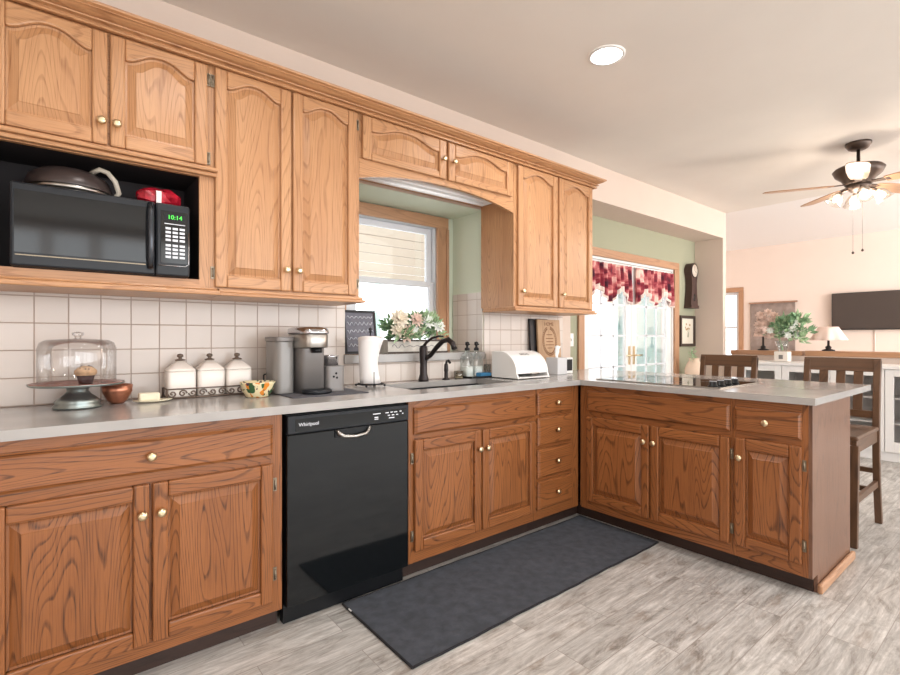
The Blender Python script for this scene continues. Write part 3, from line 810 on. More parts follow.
# ------------------------------------------------------------------ microwave and things on it
mw = thing('microwave', 'black countertop microwave in the open oak shelf', 'microwave', (.165, -.2, 1.43))
a0, a1, f = -.112, .443, -.352
mz0, mz1 = 1.436, 1.73
MB().box(a0+.004, a1-.004, -.33, -.03, mz0, mz1-.004).build('housing', BLACKPLASTIC, mw, bevel=.006)
m = MB()
for fx in (-.08, .40):
    for fy in (-.30, -.06): m.box(fx-.012, fx+.012, fy-.012, fy+.012, 1.4299, mz0)
m.build('feet', BLACKPLASTIC, mw)
dr = MB().box(a0, .318, f, -.3305, mz0+.003, mz1).build('oven_door', DARKPLASTIC, mw, bevel=.008)
MB().box(a0+.012, .288, f-.003, f-.0005, mz0+.050, mz1-.028).build('door_window', BLACKGLOSS, dr)
MB().box(a0+.014, .286, f-.0045, f-.003, mz0+.040, mz0+.0435).build('chrome_strip', HINGE, dr)
m = MB(); m.tube([(.302, f-.006, mz0+.03), (.300, f-.028, mz0+.07), (.300, f-.034, (mz0+mz1)/2), (.300, f-.028, mz1-.05), (.302, f-.006, mz1-.012)], .011, 10)
m.build('handle', plain('glossy_handle', srgb(70, 74, 80), .15, .6), dr)
pn = MB().box(.320, a1, f, -.3305, mz0+.003, mz1).build('control_panel', DARKPLASTIC, mw, bevel=.008)
MB().box(.338, .434, f-.003, f-.0005, mz0+.055, mz1-.030).build('keypad_plate', BLACKGLOSS, pn)
MB().box(.350, .424, f-.0045, f-.0032, mz1-.068, mz1-.042).build('clock_window', BLACKPLASTIC, pn)
text('10:14', .024, (.387, f-.0056, mz1-.055), IDENT, LCDGREEN, 'clock_digits', pn)
m = MB()
m.box(.350, .424, f-.0045, f-.0034, mz1-.083, mz1-.080)
for i in range(8):
    for j in range(3):
        u = .354+j*.025; z = mz1-.100-i*.0155 - (.006 if i > 3 else 0)
        m.box(u, u+.019, f-.0045, f-.0032, z-.0045, z+.0045)
m.build('keypad_buttons', WHITEMARK, pn)
m = MB(); m.tube([(.330, f-.004, mz0+.045), (.425, f-.004, mz0+.045), (.437, f-.004, mz0+.055), (.438, f-.004, mz1-.11)], .002, 6); m.build('chrome_strip', CHROME, pn)

pan = thing('lidded_pan', 'dark lidded pan with an ivory loop handle on top of the microwave', 'pan', (.085, -.2, mz1))
m = MB(); m.lathe([(.0, .0), (.11, .0), (.130, .016), (.134, .030), (.0, .030)], .055, -.19, mz1-.0035, n=32, caps=False); m.build('pan_body', STEEL, pan)
MB().lathe([(.136, .030), (.138, .040), (.124, .076), (.092, .100), (.048, .112), (.0, .115)], .055, -.19, mz1-.0035, n=32, caps=False).build('lid', PANDARK, pan)
MB().tube([(.120, -.245, mz1+.098), (.145, -.265, mz1+.112), (.170, -.268, mz1+.104), (.195, -.262, mz1+.075), (.208, -.25, mz1+.035), (.195, -.235, mz1+.012), (.175, -.225, mz1+.018)], .0095, 8).build('loop_handle', CASTIVORY, pan)
bag = thing('snack_bag', 'crumpled red foil bag with a white clip on top of the microwave', 'bag', (.345, -.24, mz1))
rr = random.Random(3); rings_ = []
for i in range(9):
    q = -1+2*i/8; xx = .350+q*.078; hw = .055*(1-.5*abs(q)**4); hh = .044*(1-.5*abs(q)**3)
    rings_.append([(xx+rr.uniform(-.004, .004), -.24+math.cos(2*PI*k/12)*hw*rr.uniform(.88, 1.1), mz1+.042+math.sin(2*PI*k/12)*hh*rr.uniform(.8, 1.1) - .0035 + .001) for k in range(12)])
MB().rings(rings_, True, True).build('foil_bag', REDFOIL, bag)
MB().box(.330, .348, -.302, -.294, mz1-.001, mz1+.058).build('clip', WHITE, bag)

# ------------------------------------------------------------------ on the counter, left
ZC = .9185
ck = thing('cake_stand', 'pewter footed cake stand with a copper-brown plate and clear glass dome', 'cake stand', (.075, -.18, ZC))
cx, cy = .080, -.19
MB().lathe([(.0, 0), (.078, 0), (.080, .008), (.070, .018), (.076, .024), (.060, .040), (.045, .052), (.034, .066), (.038, .078), (.03, .084)], cx, cy, ZC, n=36).build('foot', GALV, ck)
pl = MB().lathe([(.0, .0845), (.10, .085), (.148, .091), (.152, .096), (.148, .099), (.10, .094), (.0, .094)], cx, cy, ZC, n=44, caps=False).build('plate', PLATECU, ck)
MB().lathe([(.149, .0885), (.154, .094), (.154, .0975), (.1525, .0975)], cx, cy, ZC, n=44, caps=False).build('rim', GALV, ck)
MB().lathe([(.123, .0995), (.125, .102), (.125, .232), (.117, .254), (.098, .264), (.03, .268), (.012, .270)], cx, cy, ZC, n=44, caps=False).build('glass_dome', DOMEGLASS, ck)
MB().lathe([(.010, .270), (.011, .278), (.019, .284), (.019, .292), (.0, .297)], cx, cy, ZC, n=20, caps=False).build('dome_knob', DOMEGLASS, ck)
mf = thing('muffin', 'chocolate chip muffin in a dark paper cup under the glass dome', 'muffin', (.085, -.19, ZC+.0995))
z = ZC+.0955
MB().lathe([(.0, 0), (.022, 0), (.030, .032), (.0, .032)],   .104, -.205, z, n=22, caps=False).build('paper_cup', MUFFINCUP, mf)
tp = MB().lathe([(.030, .030), (.037, .038), (.036, .050), (.024, .062), (.010, .067), (.0, .067)],   .104, -.205, z, n=20, caps=False).build('muffin_top', MUFFIN, mf)
m = MB(); rr = random.Random(5)
for i in range(10):
    a = rr.uniform(0, 2*PI); q = rr.uniform(.008, .030); h = .068-(q/.037)**2*.022
    m.lathe([(.0, -.003), (.0045, 0), (.0, .004)], .104+q*math.cos(a), -.205+q*math.sin(a), z+h, n=6, caps=False)
m.build('chocolate_chips', CHOC, tp)
cb = tag(MB().lathe([(.0, 0), (.022, 0), (.036, .014), (.053, .050), (.055, .078), (.052, .078), (.049, .050), (.030, .016), (.0, .006)], .213, -.135, ZC, n=28, caps=False).build('copper_bowl', COPPER, loc=(.215, -.135, ZC)), 'small hammered copper bowl beside the cake stand', 'bowl')
bd = thing('butter_dish', 'small cream butter dish with a block of butter on it', 'dish', (.335, -.165, ZC))
MB().lathe([(.0, 0), (.045, 0), (.072, .007), (.074, .010), (.045, .005), (.0, .005)], .335, -.175, ZC, n=28, caps=False, sy=.62).build('dish', BUTTER, bd)
MB().box(.283, .360, -.197, -.155, ZC+.0065, ZC+.040).build('butter_block', BUTTER, bd, bevel=.007)

# canister rack with three canisters
rk = thing('canister_rack', 'pewter scrollwork tray holding three white canisters', 'rack', (.575, -.08, ZC))
r0, r1, q0, q1 = .395, .765, -.135, -.025
m = MB(); m.box(r0, r1, q0, q1, ZC+.004, ZC+.008)
for zz in (ZC+.003, ZC+.044): m.tube([(r0, q0, zz), (r1, q0, zz), (r1, q1, zz), (r0, q1, zz), (r0, q0, zz)], .003, 6)
for px_ in (r0, r1):
    for py_ in (q0, q1): m.tube([(px_, py_, ZC+.0003), (px_, py_, ZC+.046)], .0035, 6)
m.build('tray_frame', IRONSCROLL, rk)
m = MB(); n_ = 9
for i in range(n_):
    xc = r0+(i+.5)*(r1-r0)/n_; sg = 1 if i % 2 else -1
    pts = []
    for k_ in range(15):
        a = k_/14*2.6*PI; rad = .016*(1-k_/17)
        pts.append((xc+sg*rad*math.cos(a)*1.1, q0, ZC+.0235+sg*rad*math.sin(a)))
    m.tube(pts, .0034, 5)
m.build('scrollwork', IRONSCROLL, rk)
names = ('leftmost of three white lidded canisters in the scroll rack', 'middle one of three white lidded canisters in the scroll rack', 'rightmost of three white lidded canisters in the scroll rack')
for i in range(3):
    xc = .456+i*.1235; hw = .0585; yc = -.080
    cn = thing('canister', names[i], 'canister', (xc, yc, ZC+.008), 'white canisters in the scroll rack')
    z = ZC+.0085
    def sq(h, w_, r=.25):
        pts = []
        for k_ in range(24):
            a = 2*PI*k_/24; c_, s2 = math.cos(a), math.sin(a)
            e = .28
            pts.append((xc+math.copysign(abs(c_)**e, c_)*w_, yc+math.copysign(abs(s2)**e, s2)*w_*.88, z+h))
        return pts
    MB().rings([sq(0, hw*.96), sq(.004, hw), sq(.108, hw), sq(.112, hw*.97)], True, True, smooth=True).build('jar_body', WHITEWARE, cn)
    ld = MB().rings([sq(.1125, hw*.99), sq(.119, hw*.99), sq(.124, hw*.92), sq(.142, hw*.6), sq(.160, hw*.22)], True, True, smooth=True).build('lid', WHITEWARE, cn)
    MB().lathe([(.0, .160), (.020, .160), (.023, .164), (.007, .169), (.007, .174), (.014, .179), (.012, .188), (.0, .192)], xc, yc, z, n=16, caps=False).build('knob', IRONSCROLL, ld)

fb = tag(MB().lathe([(.0, 0), (.046, 0), (.052, .004), (.066, .030), (.076, .062), (.078, .070), (.073, .070), (.060, .030), (.046, .010), (.0, .009)], .742, -.268, ZC, n=32, caps=False).build('painted_bowl', BOWLMAT, loc=(.742, -.268, ZC)), 'small ivory bowl painted with green leaf and orange fruit motifs', 'bowl')

# coffee maker on its mat
mt = tag(MB().box(.84, 1.225, -.445, -.075, ZC-.0003, ZC+.004).build('drying_mat', GREYMAT, bevel=.0015, loc=(1.07, -.26, ZC)), 'dark grey fabric mat under the coffee maker', 'mat')
zk = ZC+.0045
kg = thing('coffee_maker', 'grey single-serve coffee maker with side water tank and milk frother', 'coffee maker', (1.03, -.24, zk))
def rrect(xc, yc, hx, hy, z, e=.35, n=32):
    return [(xc+math.copysign(abs(math.cos(2*PI*k/n))**e, math.cos(2*PI*k/n))*hx, yc+math.copysign(abs(math.sin(2*PI*k/n))**e, math.sin(2*PI*k/n))*hy, z) for k in range(n)]
MB().rings([rrect(.990, -.225, .064, .105, zk+h) for h in (0, .215, .220)], True, True, smooth=True).build('main_body', KEURIG, kg)
MB().lathe([(.0, 0), (.07, 0), (.074, .006), (.072, .018), (.060, .022), (.0, .020)], .998, -.345, zk, n=32, caps=False, sy=.85).build('drip_tray', DARKPLASTIC, kg)
hdm = MB().rings([rrect(.986, -.265, .071, .120, zk+.2205, .6), rrect(.986, -.265, .073, .122, zk+.225, .6), rrect(.986, -.265, .073, .122, zk+.282, .6), rrect(.986, -.265, .071, .120, zk+.286, .6)], True, True, smooth=True).build('brew_head', STEEL, kg)
MB().rings([rrect(.986, -.265, .075, .124, zk+.2865, .6), rrect(.986, -.265, .078, .127, zk+.294, .6), rrect(.986, -.26, .074, .122, zk+.312, .6), rrect(.986, -.255, .055, .10, zk+.320, .6)], True, True, smooth=True).build('lid', CHROME, hdm)
MB().lathe([(.0, 0), (.026, 0), (.026, .024), (.0, .024)], 0.997, -.345, zk+.196, n=20, caps=False).build('spout', BLACKPLASTIC, kg)
MB().rings([rrect(.876, -.18, .050, .090, zk+h, .55) for h in (0, .004, .247, .251)], True, True, smooth=True).build('water_tank', KEURIG2, kg)
MB().rings([rrect(.876, -.18, .055, .095, zk+h, .55) for h in (.2515, .255, .267, .273)], True, True, smooth=True).build('tank_lid', KEURIG, kg)
MB().rings([rrect(1.108, -.245, .052, .085, zk+h, .4) for h in (0, .004, .122, .127)], True, True, smooth=True).build('frother_base', KEURIG, kg)
MB().lathe([(.0, .1275), (.044, .1275), (.044, .172), (.047, .178), (.041, .178), (.040, .137), (.0, .137)], 1.108, -.25, zk, n=28, caps=False).build('frother_cup', CHROME, kg)
m = MB()
for du, dz in ((0, .016), (-.013, .0), (.004, -.006)): m.lathe([(.0, -.002), (.0055, -.002), (.0055, 0), (.0, 0)], 1.106+du, -.3303, zk+.075+dz, 'y', 12, caps=False)
m.build('frother_buttons', BLACKPLASTIC, kg)
MB().tube([(.835, -.12, zk+.09), (.812, -.14, zk+.085), (.805, -.16, zk+.05), (.810, -.17, zk+.003)], .004, 6).build('power_cord', BLACKPLASTIC, kg)

# paper towel
pt = thing('paper_towel_holder', 'black wire paper towel holder with a loosening white roll', 'paper towel holder', (1.385, -.17, ZC))
cx, cy = 1.395, -.165
m = MB()
m.tube([(cx+.075*math.cos(2*PI*k/24), cy+.075*math.sin(2*PI*k/24), ZC+.014) for k in range(25)], .0035, 6)
m.tube([(cx-.075, cy, ZC+.014), (cx+.075, cy, ZC+.014)], .0035, 6); m.tube([(cx, cy-.075, ZC+.014), (cx, cy+.075, ZC+.014)], .0035, 6)
for k in range(4):
    a = PI/4+k*PI/2
    m.lathe([(.0, -.007), (.006, -.004), (.007, 0), (.006, .004), (.0, .007)], cx+.082*math.cos(a), cy+.082*math.sin(a), ZC+.0075, n=10, caps=False)
m.build('wire_base', BLACKIRON, pt)
m = MB(); m.tube([(cx, cy, ZC+.014), (cx, cy, ZC+.300)], .004, 8); m.lathe([(.0, .300), (.010, .303), (.006, .312), (.011, .322), (.0, .333)], cx, cy, ZC, n=12, caps=False)
m.build('post', BLACKIRON, pt)
MB().tube([(cx-.02, cy-.075, ZC+.014), (cx-.02, cy-.075, ZC+.085)], .0025, 6).build('tension_arm', BLACKIRON, pt)
rs = []
for i in range(10):
    q = i/9; rad = .060-.008*math.sin(q*PI); fl = max(0, q-.4)/.6
    ring = []
    for k_ in range(36):
        a = 2*PI*k_/36
        wv = 1+fl*(.42*max(0, math.cos(a))**2+.16*max(0, -math.cos(a))**2+.04*math.sin(3*a))
        lean = -.012*math.sin(q*PI)
        ring.append((cx+lean+rad*wv*math.cos(a), cy+rad*wv*math.sin(a)*.95, ZC+.019+q*(.258+.006*math.sin(2*a)*fl)))
    rs.append(ring)
MB().rings(rs, True, True, smooth=True).build('towel_roll', PAPER, pt)

# ------------------------------------------------------------------ window sill things
ZS = 1.0920
cs = thing('chalkboard_sign', 'dark slate chalkboard sign leaning in the window corner', 'sign', (1.48, .06, ZS))
def tilt(x, y, z, y0=.05, a=math.radians(9)):
    h = z-ZS
    return (x, y0+y*math.cos(a)+h*math.sin(a), ZS+h*math.cos(a)-y*math.sin(a))
TS = lambda u, d, z: tilt(u, -d, z)
m = MB(TS); m.box(1.345, 1.565, 0, .010, ZS+.0025, ZS+.265)
m.build('slate_board', CHALK, cs)
m = MB(TS)
for bx in ((1.345, 1.565, .253, .267), (1.345, 1.565, .0025, .016)): m.box(bx[0], bx[1], .0102, .016, ZS+bx[2], ZS+bx[3])
for bx in ((1.345, 1.358), (1.552, 1.565)): m.box(bx[0], bx[1], .0102, .016, ZS+.0162, ZS+.2528)
m.build('board_frame', BLACKIRON, cs)
m = MB(TS); rr = random.Random(11)
for row, (zz, amp) in enumerate(((.225, .009), (.185, .014), (.14, .016), (.095, .012), (.055, .012))):
    pts = [(1.37+i*.0060, .011, ZS+zz+amp*math.sin(i*1.35+row)*rr.uniform(.4, 1)) for i in range(30)]
    m.tube(pts, .0026, 4)
m.build('chalk_writing', CHALKMARK, cs)

pb = thing('flower_planter', 'long whitewashed planter box of green and cream flowers on the sill', 'planter', (1.9, .12, ZS))
m = MB(); x0, x1, y0, y1 = 1.645, 2.12, .05, .15; zt = ZS+.088
m.box(x0, x1, y0, y0+.01, ZS+.0003, zt); m.box(x0, x1, y1-.01, y1, ZS+.0003, zt); m.box(x0, x0+.01, y0+.01, y1-.01, ZS+.0003, zt); m.box(x1-.01, x1, y0+.01, y1-.01, ZS+.0003, zt); m.box(x0+.01, x1-.01, y0+.01, y1-.01, ZS+.0003, ZS+.06)
m.build('planter_box', PLANTERW, pb)
m = MB(); m.box(x0-.003, x1+.003, y0-.003, y0-.0002, zt-.012, zt); m.box(x0-.003, x1+.003, y0-.003, y0-.0002, ZS+.0003, ZS+.010)
m.build('dark_edge', FRAMEDARK, pb)
m = MB(); pts = []
for i in range(40): pts.append((x0+.03+i*.0085, y0-.0008, ZS+.045+.012*math.sin(i*.9)*(1 if i < 12 else .35)))
m.tube(pts, .0016, 4); m.build('painted_script', CHALK, pb)
def petals(m, c, rad, n, size, rr, flat=.8, upper=True, width=.42, curl=.25):
    """n curved leaf blades pointing out of an ellipsoid"""
    for _ in range(n):
        a = rr.uniform(0, 2*PI); e = math.asin(rr.uniform(-.25 if upper else -1, 1))
        d = Vector((math.cos(a)*math.cos(e), math.sin(a)*math.cos(e), math.sin(e)))
        base = Vector(c)+Vector((d.x*rad[0], d.y*rad[1], d.z*rad[2]))*rr.uniform(.35, .95)
        dirv = (d+Vector((rr.uniform(-.5, .5), rr.uniform(-.5, .5), rr.uniform(-.3, .5)))).normalized()
        side = dirv.cross(Vector((rr.uniform(-1, 1), rr.uniform(-1, 1), rr.uniform(-.2, 1)))).normalized()
        nrm = dirv.cross(side)
        L_ = size*rr.uniform(.6, 1.25); w_ = L_*width
        p0 = base; p1 = base+dirv*L_*.45; p2 = base+dirv*L_+nrm*L_*curl*-1
        m.quad([tuple(p0), tuple(p1+side*w_*.5+nrm*w_*.12), tuple(p2), tuple(p1-side*w_*.5+nrm*w_*.12)], smooth=False)
def bloom(m, c, r, n, rr, facing=(-.2, -1, .35)):
    f_ = Vector(facing).normalized(); s1 = f_.cross(Vector((0, 0, 1))).normalized(); s2 = f_.cross(s1)
    for lay, (rk_, lift) in enumerate(((1, .1), (.75, .35), (.45, .6))):
        for k_ in range(n):
            a = 2*PI*(k_+.5*lay)/n+rr.uniform(-.1, .1)
            d = s1*math.cos(a)+s2*math.sin(a); t2 = s1*math.cos(a+PI/2)+s2*math.sin(a+PI/2)
            c0 = Vector(c); tip = c0+d*r*rk_+f_*r*lift; md = c0+d*r*rk_*.55+f_*r*lift*.3
            m.quad([tuple(c0), tuple(md+t2*r*.22), tuple(tip), tuple(md-t2*r*.22)])
rr = random.Random(21)
lf1, lf2, pc, pp, pw = MB(), MB(), MB(), MB(), MB()
for i in range(26):
    c = (rr.uniform(1.70, 2.03), rr.uniform(.05, .14), zt+rr.uniform(.0, .12))
    petals(lf1 if i % 2 else lf2, c, (.06, .06, .05), 34, .055, rr)
for i, (x, z, mm_, r_) in enumerate(((1.72, .135, pc, .065), (1.79, .045, pp, .07), (1.755, .09, pw, .05), (1.885, .13, pp, .05), (2.01, .12, pw, .05), (1.95, .06, pc, .04), (2.11, .09, pw, .045), (1.86, .07, pw, .045), (2.06, .04, pw, .04), (1.70, .06, pc, .05))):
    bloom(mm_, (1.70+(x-1.70)*.80, .025+.02*(i % 3), zt+z+.0), r_*1.12, 10, rr)
lf1.build('leaves', LEAF, pb)['kind'] = 'stuff'; lf2.build('dark_leaves', LEAFD, pb)['kind'] = 'stuff'
pc.build('cream_blooms', PETALC, pb)['kind'] = 'stuff'; pp.build('blush_blooms', PETALP, pb)['kind'] = 'stuff'; pw.build('white_blooms', PETALW, pb)['kind'] = 'stuff'

# ------------------------------------------------------------------ faucet etc
fc = thing('kitchen_faucet', 'dark bronze pull-out faucet with a top lever behind the sink', 'faucet', (1.88, -.085, ZC))
fx, fy = 1.822, -.085
MB().lathe([(.0, 0), (.034, 0), (.033, .012), (.024, .045), (.023, .11), (.026, .15), (.027, .205), (.022, .222), (.0, .228)], fx, fy, ZC, n=22, caps=False).build('faucet_body', BRONZE, fc)
MB().tube([(fx+.004, fy-.01, ZC+.135), (fx+.012, fy-.06, ZC+.165), (fx+.02, fy-.11, ZC+.215), (fx+.028, fy-.16, ZC+.252), (fx+.035, fy-.205, ZC+.262), (fx+.04, fy-.24, ZC+.240), (fx+.043, fy-.255, ZC+.205)], .0135, 12, r2=.0175).build('spout', BRONZE, fc)
MB().tube([(fx, fy-.004, ZC+.222), (fx+.01, fy-.02, ZC+.245), (fx+.03, fy-.05, ZC+.272), (fx+.055, fy-.085, ZC+.283), (fx+.075, fy-.11, ZC+.281)], .010, 8, r2=.006).build('lever', BRONZE, fc)
sd = thing('soap_pump', 'small dark bronze soap pump set in the counter right of the faucet', 'soap pump', (2.07, -.075, ZC))
MB().lathe([(.0, 0), (.026, 0), (.025, .006), (.013, .012), (.012, .05), (.015, .06), (.013, .095), (.010, .105), (.0, .106)], 2.008, -.08, ZC, n=18, caps=False).build('pump_body', BRONZE, sd)
MB().tube([(2.008, -.08, ZC+.103), (2.003, -.095, ZC+.124), (1.993, -.125, ZC+.126), (1.988, -.145, ZC+.112)], .008, 8).build('nozzle', BRONZE, sd)
cd = thing('votive_glass', 'short clear votive glass left of the soap tray', 'candle glass', (2.19, -.06, ZC))
MB().lathe([(.0, 0), (.026, 0), (.030, .010), (.034, .050), (.032, .050), (.028, .012), (.0, .006)], 2.128, -.065, ZC, n=24, caps=False).build('glass_cup', glassmat('amber_glass', (.86, .82, .74, 1), .12), cd)
MB().lathe([(.0, .0065), (.026, .0065), (.028, .026), (.0, .026)], 2.128, -.065, ZC, n=20, caps=False).build('wax', BUTTER, cd)
ty = thing('soap_tray', 'white tray with a black rim carrying the soap bottles', 'tray', (2.42, -.06, ZC))
m = MB(); m.box(2.175, 2.56, -.145, -.016, ZC+.0005, ZC+.006); m.build('tray_base', WHITE, ty)
m = MB(); m.box(2.17, 2.565, -.150, -.1455, ZC+.0005, ZC+.013); m.box(2.17, 2.175, -.1455, -.0125, ZC+.0005, ZC+.013); m.box(2.56, 2.565, -.1455, -.0125, ZC+.0005, ZC+.013); m.build('tray_rim', BLACKIRON, ty)
BOT = glassmat('bottle_glass', (.96, .98, .98, 1), .06)
for i, (x, lab) in enumerate(((2.208, 'clear square soap bottle with black pump, left of the pair'), (2.292, 'clear square soap bottle with black pump, right of the pair'))):
    bt = thing('soap_bottle', lab, 'bottle', (x, -.06, ZC+.006), 'pump soap bottles on the tray')
    z = ZC+.0065; y = -.060
    MB().rings([rrect(x, y, .038*s1, .038*s1, z+h, .4, 24) for h, s1 in ((0, .95), (.004, 1), (.135, 1), (.150, .8), (.165, .38), (.180, .36))], True, True, smooth=True).build('glass_bottle', BOT, bt)
    lq = MB().rings([rrect(x, y, .034, .034, z+h, .4, 24) for h in (.005, .07)], True, True, smooth=True).build('liquid_soap', PETALW, bt)
    MB().lathe([(.0, .1805), (.018, .1805), (.018, .195), (.008, .202), (.008, .212), (.014, .218), (.014, .236), (.0, .242)], x, y, z, n=16, caps=False).build('pump_cap', BLACKIRON, bt)
    MB().tube([(x, y, z+.226), (x-.01, y-.035, z+.222)], .005, 6).build('pump_nozzle', BLACKIRON, bt)
sp = tag(MB().box(2.262, 2.362, -.143, -.086, ZC+.0065, ZC+.034).build('blue_sponge', BLUE, bevel=.005, loc=(2.52, -.08, ZC+.0065)), 'blue sponge on the tray beside the soap bottles', 'sponge')
gj = thing('glass_tumbler', 'clear glass tumbler behind the blue sponge with a thin brush', 'glass', (2.55, -.035, ZC))
MB().lathe([(.0, .0065), (.022, .0065), (.026, .085), (.024, .085), (.020, .010), (.0, .010)], 2.42, -.036, ZC, n=20, caps=False).build('tumbler', BOT, gj)
MB().tube([(2.42, -.036, ZC+.012), (2.413, -.024, ZC+.16)], .0035, 6).build('brush_handle', STEEL, gj)

# bread box
bb = thing('bread_box', 'white roll-top bread box on the counter right of the sink', 'bread box', (2.47, -.22, ZC))
bx0, bx1, byb, byf = 2.350, 2.665, -.156, -.40
prof2 = [(byb, 0), (byb, .175)]
for i in range(13):
    a = PI/2*i/12
    prof2.append((-.235-.15*math.sin(a), .030+.145*math.cos(a)))
prof2 += [(byf, .0)]
m = MB()
ra = [(bx0, y, ZC+.006+h) for y, h in prof2]; rb = [(bx0+.012, y, ZC+.006+h) for y, h in prof2]
m.rings([ra, rb], True, True); m.rings([[(bx1-.012, y, ZC+.006+h) for y, h in prof2], [(bx1, y, ZC+.006+h) for y, h in prof2]], True, True)
m.box(bx0+.012, bx1-.012, byb-.01, byb, ZC+.006, ZC+.181); m.box(bx0+.012, bx1-.012, byf+.003, byb-.01, ZC+.006, ZC+.014)
m.box(bx0+.012, bx1-.012, -.235, byb-.01, ZC+.171, ZC+.181)
m.build('box_body', WHITE, bb)
m = MB(); rs = []
for x in (bx0+.0125, bx1-.0125):
    r_ = []
    for i in range(13):
        a = PI/2*i/12; r_.append((x, -.236-.146*math.sin(a), ZC+.0365+.141*math.cos(a)))
    for i in range(12, -1, -1):
        a = PI/2*i/12; r_.append((x, -.236-.140*math.sin(a), ZC+.0365+.135*math.cos(a)))
    rs.append(r_)
m.rings(rs, True, True, smooth=False)
lid = m.build('roll_top_lid', WHITE, bb)
MB().tube([((bx0+bx1)/2-.04, byf-.004, ZC+.035), ((bx0+bx1)/2+.04, byf-.004, ZC+.035)], .006, 8).build('lid_handle', STEEL, lid)
m = MB()
for x in (bx0+.02, bx1-.02):
    for y in (byf+.02, byb-.02): m.lathe([(.0, 0), (.009, 0), (.009, .006), (.0, .006)], x, y, ZC, n=10, caps=False)
m.build('feet', STEEL, bb)
def roll_map(u, d, z):
    # z measured down the curved lid
    a = (z)/.146
    return (u, -.236-(.147+d)*math.sin(a), ZC+.0365+(.142+d)*math.cos(a))
text('BREAD', .030, (2.51, .0006, -.075), lambda u, d, z: roll_map(u, d, -z), KEURIG, 'lettering', lid)

# carved wooden sign & black tray behind it, leaning on the wall
ws = thing('wooden_sign', 'tan wooden board sign with a brown wreath, leaning on the wall end', 'sign', (2.98, -.1, ZC))
A = math.radians(3.5)
def lean(base_y):
    return lambda u, d, z: (u, base_y - d*math.cos(A) + (z-ZC)*math.sin(A), ZC+.002+(z-ZC)*math.cos(A) + d*math.sin(A))
TL = lean(-.062)
MB(TL).box(2.935, 3.205, 0, .018, ZC, ZC+.415).build('board', BOARDWOOD, ws, bevel=.003)
m = MB(TL); ucx, ucz = 3.07, ZC+.245
for i in range(44):
    a = 2*PI*i/44
    if abs(a-PI/2) < .28: continue
    for sg in (-1, 1):
        ux, uz = ucx+.078*math.cos(a), ucz+.105*math.sin(a)
        a2 = a+PI/2+sg*.75
        tx, tz = ux+.020*math.cos(a2), uz+.020*math.sin(a2); nx_, nz_ = -math.sin(a2)*.005, math.cos(a2)*.005
        mx_, mz_ = (ux+tx)/2, (uz+tz)/2
        m.prism([(ux, uz), (mx_+nx_, mz_+nz_), (tx, tz), (mx_-nx_, mz_-nz_)], .0182, .0188)
m.build('wreath', BURNT, ws)
text('HOME', .040, (3.07, .0186, ZC+.378), TL, BURNT, 'lettering', ws)
m = MB(TL)
for zz, w_ in ((.295, .035), (.265, .045), (.24, .04), (.215, .05), (.19, .03)): m.box(ucx-w_, ucx+w_, .0182, .0188, ZC+zz-.003, ZC+zz+.003)
m.build('small_script', BURNT, ws)
TL2 = lean(-.040)
tag(MB(TL2).box(2.872, 3.09, 0, .016, ZC, ZC+.42).build('black_board', BLACKIRON, bevel=.003, loc=(2.9, -.05, ZC)), 'black board leaning behind the tan wooden sign', 'board')
tb = thing('tissue_box', 'square white-grey tissue box with a tissue sticking up', 'tissue box', (2.95, -.2, ZC))
MB().box(2.895, 3.005, -.285, -.175, ZC+.0005, ZC+.125).build('carton', plain('carton_grey', srgb(208, 208, 210), .7), tb, bevel=.003)
m = MB(); rr = random.Random(2); rs = []
for i in range(7):
    q = i/6; rs.append([(2.95+.012*q+(.013+.022*q*(1-.4*q))*math.cos(2*PI*k/14)*rr.uniform(.5, 1.2), -.23+(.005+.012*q)*math.sin(2*PI*k/14)*rr.uniform(.5, 1.2), ZC+.1255+q*.085+rr.uniform(-.006, .006)*q) for k in range(14)])
m.rings(rs, False, True, smooth=True); m.build('tissue', PAPER, tb)
dvc = thing('countertop_box', 'small white box with a dark front panel, right of the tissue box', 'box', (3.09, -.2, ZC))
MB().box(3.025, 3.135, -.24, -.17, ZC+.0005, ZC+.122).build('casing', WHITE, dvc, bevel=.004)
MB().box(3.055, 3.125, -.2425, -.2403, ZC+.022, ZC+.108).build('front_panel', BLACKPLASTIC, dvc)
sw = thing('light_switch', 'white light switch plate on the green wall left of the french doors', 'light switch', (3.87, .34, 1.17))
MB().box(3.84, 3.91, .334, .3415, 1.11, 1.235).build('plate', WHITE, sw, bevel=.003)
MB().box(3.868, 3.882, .326, .3335, 1.16, 1.185).build('toggle', WHITE, sw)

# ------------------------------------------------------------------ cooktop
ct_ = thing('cooktop', 'black glass electric cooktop set in the peninsula countertop', 'cooktop', (3.03, -1.08, ZC))
MB().box(2.775, 3.315, -1.464, -.700, ZC, ZC+.005).build('glass_top', COOKGLASS, ct_, bevel=.002)
m = MB(); m.box(2.770, 2.7745, -1.468, -.696, ZC, ZC+.006); m.box(3.3155, 3.320, -1.468, -.696, ZC, ZC+.006); m.box(2.7745, 3.3155, -1.468, -1.4645, ZC, ZC+.006); m.box(2.7745, 3.3155, -.6995, -.696, ZC, ZC+.006)
m.build('trim_frame', STEEL, ct_)
for i in range(4):
    x = 2.845+i*.095; y = -1.40
    kn_ = MB().lathe([(.0, .0055), (.027, .0055), (.025, .009), (.021, .011), (.019, .030), (.0, .031)], x, y, ZC, n=20, caps=False).build('control_knob', BLACKPLASTIC, ct_)
    MB().box(x-.0025, x+.0025, y-.018, y+.018, ZC+.0312, ZC+.034).build('pointer', WHITEMARK, kn_)
m = MB()
